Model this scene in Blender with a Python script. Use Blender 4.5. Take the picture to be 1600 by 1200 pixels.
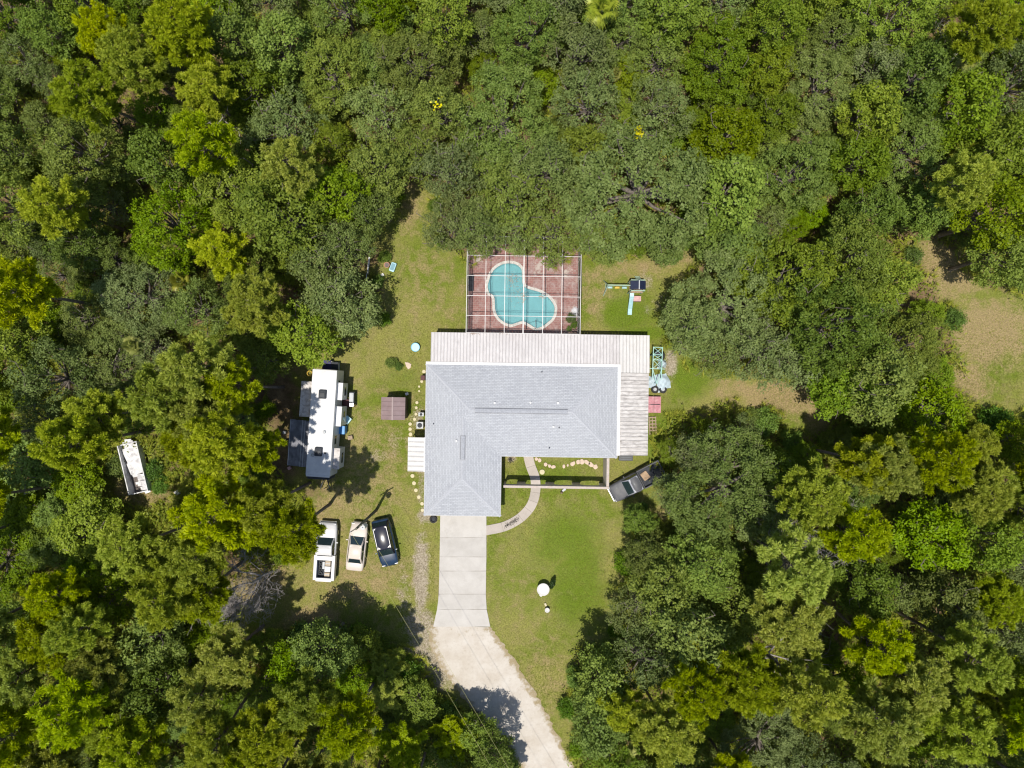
import bpy, bmesh, math, random
import numpy as np
from mathutils import Vector, Matrix

for _o in list(bpy.data.objects):
    bpy.data.objects.remove(_o, do_unlink=True)
SC = bpy.context.scene
COL = SC.collection

# ---------------------------------------------------------------- camera, sky, sun
CAM_H = 66.0                                   # drone height above the lawn
PPM = 16.0                                     # photograph pixels per metre on the lawn
cam_d = bpy.data.cameras.new('camera')
cam_d.sensor_width = 36.0
cam_d.lens = 36.0 * CAM_H * PPM / 1600.0
cam_d.clip_end = 3000
cam = bpy.data.objects.new('camera', cam_d)
cam.location = (0, 0, CAM_H)
COL.objects.link(cam)
SC.camera = cam

SHX, SHY = 0.125, 0.225                        # shadow run per metre of height (right, up)
sun_vec = Vector((-SHX, -SHY, 1.0)).normalized()
sun_el = math.asin(sun_vec.z)
sun_az = math.atan2(sun_vec.x, sun_vec.y)
W = bpy.data.worlds.new('World')
SC.world = W
W.use_nodes = True
_n = W.node_tree.nodes
_n.clear()
_sky = _n.new('ShaderNodeTexSky')
_sky.sky_type = 'NISHITA'
_sky.sun_disc = False
_sky.sun_elevation = sun_el
_sky.sun_rotation = sun_az
_bg = _n.new('ShaderNodeBackground')
_bg.inputs[1].default_value = 0.112
_out = _n.new('ShaderNodeOutputWorld')
W.node_tree.links.new(_sky.outputs[0], _bg.inputs[0])
W.node_tree.links.new(_bg.outputs[0], _out.inputs[0])

sd = bpy.data.lights.new('sun', 'SUN')
sd.energy = 4.4
sd.angle = math.radians(0.53)
sd.color = (1.0, 0.94, 0.84)
sun = bpy.data.objects.new('sun', sd)
sun.rotation_euler = sun_vec.to_track_quat('Z', 'Y').to_euler()
sun.location = (0, 0, 120)
COL.objects.link(sun)

vs = SC.view_settings
vs.view_transform = 'Standard'
vs.look = 'None'
vs.exposure = 0.10
vs.gamma = 1.0
vs.use_curve_mapping = False
SC.cycles.filter_width = 1.2
SC.cycles.max_bounces = 6
SC.cycles.transparent_max_bounces = 12
SC.cycles.caustics_reflective = False
SC.cycles.caustics_refractive = False

# ---------------------------------------------------------------- helpers
def P(px, py, z=0.0):
    """world point that stands at height z and is seen at this place of the 1600x1200 photograph"""
    k = (CAM_H - z) / CAM_H / PPM
    return Vector(((px - 800) * k, (600 - py) * k, z))

def to_px(v):
    k = CAM_H / (CAM_H - v.z) * PPM
    return 800 + v.x * k, 600 - v.y * k

def tag(o, label=None, cat=None, group=None, kind=None):
    if label: o['label'] = label
    if cat: o['category'] = cat
    if group: o['group'] = group
    if kind: o['kind'] = kind
    return o

def empty(name, loc, rz=0.0, label=None, cat=None, group=None):
    o = bpy.data.objects.new(name, None)
    o.empty_display_size = 0.3
    o.location = loc
    o.rotation_euler = (0, 0, rz)
    COL.objects.link(o)
    return tag(o, label, cat, group)

def link(name, me, parent=None, loc=None, rot=None, scale=None):
    o = bpy.data.objects.new(name, me)
    COL.objects.link(o)
    if parent: o.parent = parent
    if loc is not None: o.location = loc
    if rot is not None: o.rotation_euler = rot
    if scale is not None: o.scale = scale
    return o

def mesh_np(name, V, F, mat, lv=None, smooth=False, uv=None):
    V = np.asarray(V, dtype=np.float32); F = np.asarray(F, dtype=np.int32)
    me = bpy.data.meshes.new(name)
    nf, k = F.shape
    me.vertices.add(len(V)); me.vertices.foreach_set('co', V.ravel())
    me.loops.add(nf * k); me.loops.foreach_set('vertex_index', F.ravel())
    me.polygons.add(nf); me.polygons.foreach_set('loop_start', np.arange(nf, dtype=np.int32) * k)
    me.update(calc_edges=True)
    if lv is not None:
        a = me.attributes.new('lv', 'FLOAT', 'FACE')
        a.data.foreach_set('value', np.asarray(lv, dtype=np.float32))
    if smooth:
        me.polygons.foreach_set('use_smooth', np.ones(nf, dtype=bool))
    if mat: me.materials.append(mat)
    me.validate()
    return me

class MB:
    """collects shapes that belong to one piece"""
    def __init__(self): self.bm = bmesh.new()
    def box(self, c, s, rz=0.0, rx=0.0, ry=0.0, bev=0.0, taper=1.0):
        m = Matrix.Translation(c) @ Matrix.Rotation(rz, 4, 'Z') @ Matrix.Rotation(ry, 4, 'Y') @ Matrix.Rotation(rx, 4, 'X')
        r = bmesh.ops.create_cube(self.bm, size=1.0)
        for v in r['verts']:
            t = taper if v.co.z > 0 else 1.0
            v.co = m @ Vector((v.co.x * s[0] * t, v.co.y * s[1] * t, v.co.z * s[2]))
        if bev > 0:
            ed = list({e for v in r['verts'] for e in v.link_edges})
            bmesh.ops.bevel(self.bm, geom=ed, offset=bev, segments=2, profile=0.6, affect='EDGES')
        return self
    def cyl(self, a, b, r0, r1=None, n=10, caps=True):
        a = Vector(a); b = Vector(b); r1 = r0 if r1 is None else r1
        d = (b - a)
        q = d.normalized().to_track_quat('Z', 'Y').to_matrix()
        A = []; B = []
        for i in range(n):
            t = 2 * math.pi * i / n
            u = q @ Vector((math.cos(t), math.sin(t), 0))
            A.append(self.bm.verts.new(a + u * r0)); B.append(self.bm.verts.new(b + u * r1))
        for i in range(n):
            j = (i + 1) % n
            self.bm.faces.new((A[i], A[j], B[j], B[i]))
        if caps:
            self.bm.faces.new(A[::-1]); self.bm.faces.new(B)
        return self
    def lathe(self, prof, n=20, c=(0, 0, 0)):
        rings = []
        for (r, z) in prof:
            rings.append([self.bm.verts.new((c[0] + r * math.cos(2 * math.pi * i / n), c[1] + r * math.sin(2 * math.pi * i / n), c[2] + z)) for i in range(n)])
        for a, b in zip(rings, rings[1:]):
            for i in range(n):
                j = (i + 1) % n
                self.bm.faces.new((a[i], a[j], b[j], b[i]))
        if prof[0][0] > 1e-4: self.bm.faces.new(rings[0][::-1])
        if prof[-1][0] > 1e-4: self.bm.faces.new(rings[-1])
        return self
    def torus(self, c, R, r, axis='Z', n=20, m=8):
        rot = {'Z': Matrix(), 'X': Matrix.Rotation(math.pi / 2, 4, 'Y'), 'Y': Matrix.Rotation(math.pi / 2, 4, 'X')}[axis]
        g = []
        for i in range(n):
            a = 2 * math.pi * i / n
            row = []
            for j in range(m):
                b = 2 * math.pi * j / m
                p = Vector(((R + r * math.cos(b)) * math.cos(a), (R + r * math.cos(b)) * math.sin(a), r * 1.2 * math.sin(b)))
                row.append(self.bm.verts.new(rot @ p + Vector(c)))
            g.append(row)
        for i in range(n):
            for j in range(m):
                self.bm.faces.new((g[i][j], g[(i + 1) % n][j], g[(i + 1) % n][(j + 1) % m], g[i][(j + 1) % m]))
        return self
    def poly(self, pts, z0, z1):
        """a slab over an outline (x, y) from z0 to z1"""
        lo = [self.bm.verts.new((p[0], p[1], z0)) for p in pts]
        hi = [self.bm.verts.new((p[0], p[1], z1)) for p in pts]
        self.bm.faces.new(hi); self.bm.faces.new(lo[::-1])
        for i in range(len(pts)):
            j = (i + 1) % len(pts)
            self.bm.faces.new((lo[i], lo[j], hi[j], hi[i]))
        return self
    def quad(self, *ps):
        self.bm.faces.new([self.bm.verts.new(p) for p in ps]); return self
    def mesh(self, name, mat, smooth=False):
        bmesh.ops.recalc_face_normals(self.bm, faces=self.bm.faces[:])
        me = bpy.data.meshes.new(name)
        self.bm.to_mesh(me); self.bm.free()
        if smooth:
            for p in me.polygons: p.use_smooth = True
        if mat: me.materials.append(mat)
        return me
    def build(self, name, mat, parent=None, smooth=False, **kw):
        return link(name, self.mesh(name, mat, smooth), parent, **kw)

# ---------------------------------------------------------------- materials
def new_mat(name):
    m = bpy.data.materials.new(name); m.use_nodes = True
    nt = m.node_tree; nt.nodes.clear()
    return m, nt
def N(nt, t, **kw):
    n = nt.nodes.new(t)
    for k, v in kw.items():
        if k in n.bl_rna.properties.keys() and k not in n.inputs.keys(): setattr(n, k, v)
        else: n.inputs[k].default_value = v
    return n
def L(nt, a, b): nt.links.new(a, b)
def c4(c): return (c[0], c[1], c[2], 1.0)
def mixc(nt, fac, a, b, mode='MIX'):
    n = nt.nodes.new('ShaderNodeMix'); n.data_type = 'RGBA'; n.blend_type = mode
    for sock, v in ((n.inputs[0], fac), (n.inputs[6], a), (n.inputs[7], b)):
        if isinstance(v, (int, float)): sock.default_value = v
        elif isinstance(v, tuple): sock.default_value = c4(v)
        else: nt.links.new(v, sock)
    return n.outputs[2]
def ramp(nt, src, lo, hi, a=0.0, b=1.0):
    n = nt.nodes.new('ShaderNodeMapRange'); n.clamp = True
    nt.links.new(src, n.inputs[0])
    n.inputs[1].default_value = lo; n.inputs[2].default_value = hi
    n.inputs[3].default_value = a; n.inputs[4].default_value = b
    return n.outputs[0]
def math_n(nt, op, a, b=None):
    n = nt.nodes.new('ShaderNodeMath'); n.operation = op
    for i, v in enumerate((a, b)):
        if v is None: continue
        if isinstance(v, (int, float)): n.inputs[i].default_value = v
        else: nt.links.new(v, n.inputs[i])
    return n.outputs[0]
def noise(nt, vec, scale, detail=3.0, rough=0.55, dist=0.0):
    n = N(nt, 'ShaderNodeTexNoise', Scale=scale, Detail=detail, Roughness=rough, Distortion=dist)
    if vec is not None: L(nt, vec, n.inputs['Vector'])
    return n.outputs[0]
def wpos(nt):
    return nt.nodes.new('ShaderNodeNewGeometry').outputs['Position']
def opos(nt):
    return nt.nodes.new('ShaderNodeTexCoord').outputs['Object']

def paint(name, col, rough=0.5, metal=0.0, var=0.12, scale=3.0, coat=0.0, dirt=None, dirt_amt=0.0, dirt_scale=1.5, bump=0.0, bscale=20.0, spec=0.5):
    """a painted or plain surface with uneven tone and dirt"""
    m, nt = new_mat(name)
    b = N(nt, 'ShaderNodeBsdfPrincipled', Roughness=rough, Metallic=metal)
    b.inputs['Coat Weight'].default_value = coat
    b.inputs['Specular IOR Level'].default_value = spec
    o = N(nt, 'ShaderNodeOutputMaterial')
    p = opos(nt)
    v = ramp(nt, noise(nt, p, scale, 4), 0.3, 0.7, 1 - var, 1 + var)
    hs = N(nt, 'ShaderNodeHueSaturation'); hs.inputs['Color'].default_value = c4(col)
    L(nt, v, hs.inputs['Value'])
    c = hs.outputs[0]
    if dirt:
        f = ramp(nt, noise(nt, p, dirt_scale, 6, 0.65, 0.4), 0.45, 0.75, 0, dirt_amt)
        c = mixc(nt, f, c, dirt)
    L(nt, c, b.inputs['Base Color'])
    if bump:
        bp = N(nt, 'ShaderNodeBump', Strength=bump, Distance=0.02)
        L(nt, noise(nt, p, bscale, 3), bp.inputs['Height']); L(nt, bp.outputs[0], b.inputs['Normal'])
    L(nt, b.outputs[0], o.inputs[0])
    return m

def leaf_mat(name, ca, cb, trans=0.28, rough=0.45, spec=0.35, hue=0.03, val=0.22, tcol=None):
    m, nt = new_mat(name)
    at = N(nt, 'ShaderNodeAttribute'); at.attribute_name = 'lv'
    oi = N(nt, 'ShaderNodeObjectInfo')
    c = mixc(nt, at.outputs['Fac'], ca, cb)
    hs = N(nt, 'ShaderNodeHueSaturation')
    L(nt, c, hs.inputs['Color'])
    L(nt, ramp(nt, oi.outputs['Random'], 0, 1, 0.5 - hue, 0.5 + hue), hs.inputs['Hue'])
    r2 = math_n(nt, 'FRACT', math_n(nt, 'MULTIPLY', oi.outputs['Random'], 7.31))
    L(nt, ramp(nt, r2, 0, 1, 1 - val, 1 + val), hs.inputs['Value'])
    r3 = math_n(nt, 'FRACT', math_n(nt, 'MULTIPLY', oi.outputs['Random'], 13.7))
    L(nt, ramp(nt, r3, 0, 1, 0.85, 1.1), hs.inputs['Saturation'])
    b = N(nt, 'ShaderNodeBsdfPrincipled', Roughness=rough)
    b.inputs['Specular IOR Level'].default_value = spec
    L(nt, hs.outputs[0], b.inputs['Base Color'])
    t = N(nt, 'ShaderNodeBsdfTranslucent')
    L(nt, mixc(nt, 0.55, hs.outputs[0], tcol or (0.32, 0.38, 0.025)), t.inputs['Color'])
    mx = N(nt, 'ShaderNodeMixShader'); mx.inputs[0].default_value = trans
    L(nt, b.outputs[0], mx.inputs[1]); L(nt, t.outputs[0], mx.inputs[2])
    o = N(nt, 'ShaderNodeOutputMaterial'); L(nt, mx.outputs[0], o.inputs[0])
    return m

M = {}
M['leaf_live'] = leaf_mat('live_oak_leaf', (0.098, 0.150, 0.026), (0.265, 0.325, 0.088), rough=0.55, spec=0.22, hue=0.010, val=0.20)
M['leaf_oak'] = leaf_mat('oak_leaf', (0.092, 0.155, 0.010), (0.255, 0.335, 0.030), spec=0.2, rough=0.55, hue=0.014, val=0.26)
M['leaf_pine'] = leaf_mat('pine_needle', (0.225, 0.300, 0.010), (0.460, 0.520, 0.030), trans=0.36, spec=0.2, hue=0.012, val=0.22, tcol=(0.52, 0.56, 0.03))
M['leaf_shrub'] = leaf_mat('shrub_leaf', (0.075, 0.150, 0.014), (0.200, 0.310, 0.035), spec=0.2, hue=0.02)
M['leaf_palm'] = leaf_mat('palm_frond', (0.22, 0.27, 0.035), (0.46, 0.46, 0.08), hue=0.02)
M['leaf_brush'] = leaf_mat('brush_leaf', (0.090, 0.145, 0.018), (0.360, 0.370, 0.080), hue=0.0, spec=0.2)
M['leaf_yellow'] = leaf_mat('yellow_bloom', (0.55, 0.50, 0.01), (0.75, 0.68, 0.03), hue=0.0, tcol=(0.8, 0.7, 0.03))
M['grass_blade'] = leaf_mat('grass_blade', (0.135, 0.185, 0.022), (0.320, 0.310, 0.080), trans=0.2, hue=0.0, val=0.0)
M['bark'] = paint('bark', (0.16, 0.135, 0.115), 0.9, var=0.35, scale=6, bump=0.6)
M['bark_pine'] = paint('pine_bark', (0.19, 0.15, 0.125), 0.9, var=0.35, scale=5, bump=0.6)
M['deadwood'] = paint('dead_wood', (0.34, 0.31, 0.30), 0.9, var=0.3, scale=5)
M['white'] = paint('white_paint', (0.80, 0.79, 0.77), 0.4, var=0.05, dirt=(0.45, 0.42, 0.38), dirt_amt=0.35)
M['alu_white'] = paint('white_aluminium', (0.82, 0.81, 0.79), 0.35, var=0.04)
M['rubber'] = paint('rubber', (0.025, 0.025, 0.027), 0.8, var=0.2)
M['steel'] = paint('steel', (0.55, 0.56, 0.57), 0.35, metal=0.8, var=0.1)
M['dark_metal'] = paint('dark_metal', (0.045, 0.05, 0.06), 0.7, var=0.3, spec=.2)
M['stucco'] = paint('stucco', (0.60, 0.55, 0.48), 0.9, var=0.06, bump=0.3, bscale=40)
M['wood'] = paint('weathered_wood', (0.33, 0.25, 0.17), 0.85, var=0.3, scale=8)
M['pole_wood'] = paint('pole_wood', (0.12, 0.115, 0.085), 0.9, var=0.3, scale=8)
M['black_plastic'] = paint('black_plastic', (0.035, 0.04, 0.045), 0.45, var=0.2)
m, nt = new_mat('glass_dark')
b = N(nt, 'ShaderNodeBsdfPrincipled', Roughness=0.06); b.inputs['Base Color'].default_value = (0.018, 0.032, 0.036, 1)
b.inputs['Specular IOR Level'].default_value = 0.9
L(nt, b.outputs[0], N(nt, 'ShaderNodeOutputMaterial').inputs[0]); M['glass'] = m

# ---------------------------------------------------------------- layout: where the woods stop (as seen, photograph pixels)
YARD = [(632,296),(662,292),(690,312),(676,345),(690,385),(735,412),(770,398),(800,392),(850,400),(905,410),(960,408),(1020,402),
        (1075,372),(1092,380),(1098,402),(1046,455),(1038,500),(1050,535),(1085,575),(1130,588),(1200,590),(1292,600),(1302,668),(1232,692),
        (1200,640),(1110,640),(1062,640),(1024,690),(1022,745),(1060,790),(1050,820),(992,815),(985,860),(975,900),(958,960),(955,1005),(895,1012),
        (888,1090),(900,1200),(990,1420),(900,1420),(810,1210),(770,1140),(700,1085),(640,1015),(560,988),(470,985),(365,990),(350,915),(395,885),
        (480,880),(488,810),(450,760),(415,740),(400,700),(432,610),(418,572),(480,545),(560,522),(592,492),(605,445),(560,425),(556,392),(600,330)]
CLEARING = [(1420,384),(1460,378),(1500,402),(1540,455),(1600,462),(1720,440),(1720,640),(1600,650),(1520,640),(1492,600),(1500,540),(1485,480)]
RUIN = [(182,694),(236,694),(262,748),(300,752),(286,790),(205,806),(160,770)]
def poly_sd(pts, poly):
    """signed distance in pixels, negative inside"""
    pts = np.asarray(pts, float); poly = np.asarray(poly, float)
    d = np.full(len(pts), 1e9); ins = np.zeros(len(pts), bool)
    for a, b in zip(poly, np.roll(poly, -1, axis=0)):
        e = b - a; w = pts - a
        t = np.clip((w @ e) / (e @ e), 0, 1)
        d = np.minimum(d, np.hypot(*(w - t[:, None] * e).T))
        c = (a[1] <= pts[:, 1]) != (b[1] <= pts[:, 1])
        with np.errstate(divide='ignore', invalid='ignore'):
            xi = a[0] + (pts[:, 1] - a[1]) / (b[1] - a[1] if b[1] != a[1] else 1e-9) * e[0]
        ins ^= c & (pts[:, 0] < xi)
    return np.where(ins, -d, d)
def catmull(pts, n=6, closed=True):
    out = []; m = len(pts)
    rng_ = range(m) if closed else range(m - 1)
    for i in rng_:
        g = lambda k: Vector(pts[k % m]) if closed else Vector(pts[min(max(k, 0), m - 1)])
        p0, p1, p2, p3 = g(i - 1), g(i), g(i + 1), g(i + 2)
        for s in range(n):
            t = s / n
            out.append(0.5 * ((2 * p1) + (-p0 + p2) * t + (2 * p0 - 5 * p1 + 4 * p2 - p3) * t * t + (-p0 + 3 * p1 - 3 * p2 + p3) * t ** 3))
    if not closed: out.append(Vector(pts[-1]))
    return out

_pz = [(640,250),(730,270),(790,330),(800,420),(806,485),(850,518),(960,550),(1060,610),(1122,690),(1138,760),(1115,850),(1060,910),(985,962),(910,978),
       (835,935),(775,908),(715,925),(650,940),(570,912),(500,850),(466,770),(460,690),(452,632),(405,595),(386,515),(404,440),(430,370),(480,308),(560,262)]
POOL = [P(700 + a / 6.667, 370 + b / 6.667).xy for a, b in _pz]
POOL = [Vector(p) for p in catmull(POOL, 4)]
def offset_loop(loop, d):
    out = []; n = len(loop)
    for i in range(n):
        t = (loop[(i + 1) % n] - loop[i - 1]).normalized()
        out.append(loop[i] + Vector((t.y, -t.x)) * d)
    return out
_ar = sum(a.x * b.y - b.x * a.y for a, b in zip(POOL, POOL[1:] + POOL[:1]))
if _ar < 0: POOL = POOL[::-1]                   # counter-clockwise: positive offset = outwards
COPING_OUT = POOL
COPING_IN = offset_loop(POOL, -0.26)

# ---------------------------------------------------------------- ground
def axis(lim, step, far):
    a = list(np.arange(-lim, lim + 1e-6, step))
    e = [lim + 3, lim + 10, lim + 30, lim + 80, far]
    return np.array([-x for x in e[::-1]] + a + e)
gx = axis(58, 0.29, 700); gy = axis(46, 0.29, 700)
GX, GY = np.meshgrid(gx, gy)
gp = np.stack([800 + GX.ravel() * PPM, 600 - GY.ravel() * PPM], 1)
sd_y = poly_sd(gp, YARD); sd_c = poly_sd(gp, CLEARING); sd_r = poly_sd(gp, RUIN)
sd_all = np.minimum(np.minimum(sd_y, sd_c), sd_r)
a_forest = np.clip((sd_all + 4) / 26.0, 0, 1)
def blob(cx, cy, rx, ry, p=1.0):
    return np.clip(1.6 - np.hypot((gp[:, 0] - cx) / rx, (gp[:, 1] - cy) / ry) * 1.6, 0, 1) * p
for q in [(438,625,42,95,.85),(430,725,55,45,.85),(460,660,30,80,.6),(575,405,30,26,.8),(490,770,30,20,.5)]:
    a_forest = np.maximum(a_forest, blob(*q))
a_dry = np.zeros(len(gp))
for q in [(1470,420,90,60,1),(1545,520,90,75,.9),(1500,600,70,60,.8),(1230,620,110,45,.9),(1150,610,60,30,.6),(640,330,30,60,.5),(700,470,60,90,.25),
          (640,470,60,60,.2),(930,460,40,70,.45),(980,420,90,25,.5),(1060,400,40,30,.6),(560,900,130,70,.55),(520,790,70,70,.6),(580,740,80,160,.45),(650,700,30,120,.35),(660,430,50,80,.35),(400,900,70,60,.9),
          (490,970,60,30,1),(830,930,90,120,.15),(1020,820,50,50,.5),(225,770,70,40,.9),(850,1060,60,90,.35),(500,520,60,30,.6),(550,620,30,90,.3),(580,700,40,40,.3),
          (1290,640,60,50,.7),(985,950,25,60,.4)]:
    a_dry = np.maximum(a_dry, blob(*q))
a_soil = np.zeros(len(gp))
for q in [(658,890,18,75,.9),(657,925,13,40,1.0),(655,975,35,30,.9),(668,806,22,16,.9),(590,712,22,18,.35),(1048,570,14,34,.75),(625,690,30,30,.25),
          (1010,440,16,22,.5),(660,760,10,60,.5),(800,716,10,6,.9),(700,1030,60,60,.9),(660,1010,40,40,.7),(652,650,14,26,.5),(1030,480,30,30,.2),(500,985,45,18,.8),(630,925,18,50,.4)]:
    a_soil = np.maximum(a_soil, blob(*q))
a_lush = np.zeros(len(gp))
for q in [(975,490,60,35,.9),(1080,590,45,45,.9),(1040,690,50,70,.9),(880,850,90,70,.7),(900,900,60,110,.8),(850,740,70,30,.7),(690,330,16,60,.8),(590,850,70,60,.4),(630,580,40,40,.4),(780,770,20,40,.5),(1010,520,60,16,.8)]:
    a_lush = np.maximum(a_lush, blob(*q))
sdp = poly_sd(np.stack([GX.ravel(), GY.ravel()], 1), [tuple(v) for v in COPING_OUT])
rs = np.random.RandomState(5)
GZ = (np.sin(GX * .35 + 1) * np.cos(GY * .31) * .03 - .035).ravel() + rs.uniform(-.012, .012, GX.size)
GZ = np.where(sdp < -0.10, -2.2, GZ)            # the dug pool
nxx, nyy = len(gx), len(gy)
idx = np.arange(nxx * nyy).reshape(nyy, nxx)
GF = np.stack([idx[:-1, :-1].ravel(), idx[:-1, 1:].ravel(), idx[1:, 1:].ravel(), idx[1:, :-1].ravel()], 1)

m, nt = new_mat('lawn_and_forest_floor')
p = wpos(nt)
def attr(nt, n):
    a = N(nt, 'ShaderNodeAttribute'); a.attribute_name = n; return a.outputs['Fac']
n_big = noise(nt, p, 0.14, 3, 0.6, 0.5); n_mid = noise(nt, p, 0.9, 5, 0.68, 0.3); n_fine = noise(nt, p, 7.0, 3, 0.7); n_vf = noise(nt, p, 22.0, 1, 0.6)
def soft(nt, a, amt=0.55):
    """a ground zone with a ragged edge"""
    k = math_n(nt, 'ADD', math_n(nt, 'MULTIPLY', math_n(nt, 'SUBTRACT', n_mid, 0.5), 1.5), math_n(nt, 'MULTIPLY', math_n(nt, 'SUBTRACT', n_fine, 0.5), amt))
    on = ramp(nt, a, 0.0, 0.12)
    return math_n(nt, 'MULTIPLY', on, ramp(nt, math_n(nt, 'ADD', a, k), 0.22, 0.72))
g = mixc(nt, ramp(nt, n_big, 0.42, 0.60), (0.155, 0.200, 0.026), (0.255, 0.250, 0.068))
g = mixc(nt, ramp(nt, n_mid, 0.42, 0.70, 0, .85), g, (0.270, 0.235, 0.095))
g = mixc(nt, math_n(nt, 'MULTIPLY', soft(nt, attr(nt, 'lush')), 0.8), g, (0.120, 0.185, 0.014))
g = mixc(nt, math_n(nt, 'MULTIPLY', soft(nt, attr(nt, 'dry')), 0.9), g, (0.335, 0.255, 0.130))
litter = mixc(nt, ramp(nt, n_mid, 0.35, 0.65), (0.13, 0.085, 0.048), (0.27, 0.19, 0.105))
litter = mixc(nt, ramp(nt, n_fine, 0.5, 0.75, 0, .6), litter, (0.10, 0.11, 0.03))
g = mixc(nt, soft(nt, attr(nt, 'forest'), .4), g, litter)
sand = mixc(nt, ramp(nt, n_fine, 0.35, 0.7), (0.30, 0.245, 0.175), (0.43, 0.375, 0.305))
g = mixc(nt, math_n(nt, 'MULTIPLY', soft(nt, attr(nt, 'soil'), .9), 0.9), g, sand)
hs = N(nt, 'ShaderNodeHueSaturation'); L(nt, g, hs.inputs['Color'])
L(nt, math_n(nt, 'MULTIPLY', ramp(nt, n_fine, 0.25, 0.75, 0.62, 1.35), ramp(nt, n_vf, 0.2, 0.8, 0.75, 1.25)), hs.inputs['Value'])
b = N(nt, 'ShaderNodeBsdfPrincipled', Roughness=0.95); b.inputs['Specular IOR Level'].default_value = 0.1
L(nt, hs.outputs[0], b.inputs['Base Color'])
bp = N(nt, 'ShaderNodeBump', Strength=0.8, Distance=0.08)
L(nt, math_n(nt, 'ADD', n_fine, n_vf), bp.inputs['Height']); L(nt, bp.outputs[0], b.inputs['Normal'])
L(nt, b.outputs[0], N(nt, 'ShaderNodeOutputMaterial').inputs[0])
M['ground'] = m
me = mesh_np('ground', np.stack([GX.ravel(), GY.ravel(), GZ], 1), GF, m, smooth=True)
for nm, arr in (('forest', a_forest), ('dry', a_dry), ('soil', a_soil), ('lush', a_lush)):
    at = me.attributes.new(nm, 'FLOAT', 'POINT'); at.data.foreach_set('value', arr.astype(np.float32))
tag(link('ground', me), kind='structure')

# ---------------------------------------------------------------- gravel road
m, nt = new_mat('crushed_shell_gravel')
p = wpos(nt)
c = mixc(nt, ramp(nt, noise(nt, p, 0.5, 5, .65), .35, .7), (0.56, 0.52, 0.47), (0.43, 0.37, 0.30))
c = mixc(nt, ramp(nt, noise(nt, p, 3.0, 6, .75), .52, .72, 0, .55), c, (0.32, 0.26, 0.20))
c = mixc(nt, ramp(nt, noise(nt, p, 28.0, 3, .7), .3, .75), c, mixc(nt, .5, c, (0.62, 0.60, 0.57)))
ea = attr(nt, 'edge')
c = mixc(nt, math_n(nt, 'MULTIPLY', ramp(nt, math_n(nt, 'ADD', ea, ramp(nt, noise(nt, p, 1.6, 5, .7), .3, .7, -.5, .5)), .35, .85), .85), c, (0.30, 0.235, 0.13))
b = N(nt, 'ShaderNodeBsdfPrincipled', Roughness=0.95); b.inputs['Specular IOR Level'].default_value = 0.1
L(nt, c, b.inputs['Base Color'])
bp = N(nt, 'ShaderNodeBump', Strength=0.5, Distance=0.03)
L(nt, noise(nt, p, 25, 3), bp.inputs['Height']); L(nt, bp.outputs[0], b.inputs['Normal'])
L(nt, b.outputs[0], N(nt, 'ShaderNodeOutputMaterial').inputs[0]); M['gravel'] = m
lft = catmull([(677,976),(672,1000),(686,1040),(722,1090),(758,1128),(796,1172),(830,1230),(900,1400)], 8, False)
rgt = catmull([(766,980),(785,1006),(806,1036),(830,1075),(852,1112),(872,1152),(900,1212),(985,1400)], 8, False)
rd = random.Random(3)
V = []; E = []; ns = 14
for i, (a, b_) in enumerate(zip(lft, rgt)):
    ja, jb = rd.uniform(-3, 3), rd.uniform(-2.5, 2.5)
    for s in range(ns + 1):
        t = s / ns
        q = Vector(a).lerp(Vector(b_), t)
        if s == 0: q.x += ja - 3
        if s == ns: q.x += jb + 1
        w = P(q[0], q[1])
        V.append((w.x, w.y, 0.012 + 0.02 * math.sin(t * math.pi) if 0 < s < ns else -0.03))
        E.append(1.0 if s in (0, ns) else (0.55 if s in (1, ns - 1) else (0.25 if i < 6 else 0.0)))
F = [(i * (ns + 1) + s, i * (ns + 1) + s + 1, (i + 1) * (ns + 1) + s + 1, (i + 1) * (ns + 1) + s) for i in range(len(lft) - 1) for s in range(ns)]
me = mesh_np('gravel_road', V, F, M['gravel'], smooth=True)
at = me.attributes.new('edge', 'FLOAT', 'POINT'); at.data.foreach_set('value', np.array(E, dtype=np.float32))
tag(link('gravel_road', me), kind='structure')

# ---------------------------------------------------------------- concrete drive and walk, slab by slab
def concrete(name, ca, cb, stain):
    m, nt = new_mat(name); p = wpos(nt)
    oi = N(nt, 'ShaderNodeObjectInfo')
    c = mixc(nt, ramp(nt, noise(nt, p, 0.8, 5, .6), .35, .65), ca, cb)
    c = mixc(nt, ramp(nt, noise(nt, p, 0.55, 6, .7, .6), .55, .78, 0, .6), c, stain)
    hs = N(nt, 'ShaderNodeHueSaturation'); L(nt, c, hs.inputs['Color'])
    L(nt, math_n(nt, 'MULTIPLY', ramp(nt, oi.outputs['Random'], 0, 1, .93, 1.06), ramp(nt, noise(nt, p, 18, 3, .7), .3, .7, .94, 1.05)), hs.inputs['Value'])
    b = N(nt, 'ShaderNodeBsdfPrincipled', Roughness=0.9); b.inputs['Specular IOR Level'].default_value = 0.2
    L(nt, hs.outputs[0], b.inputs['Base Color'])
    L(nt, b.outputs[0], N(nt, 'ShaderNodeOutputMaterial').inputs[0])
    return m
M['concrete'] = concrete('drive_concrete', (0.52, 0.50, 0.475), (0.46, 0.44, 0.415), (0.37, 0.35, 0.32))
M['walk'] = concrete('walk_concrete', (0.47, 0.42, 0.38), (0.41, 0.37, 0.33), (0.33, 0.29, 0.25))
M['joint'] = paint('joint_soil', (0.27, 0.24, 0.20), 0.95, var=0.3)
edge = [(800,688,760),(840,687.5,760),(870,687,760),(892,686.5,759.5),(928,686,759),(952,683,760.5),(979,677,766)]
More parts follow.
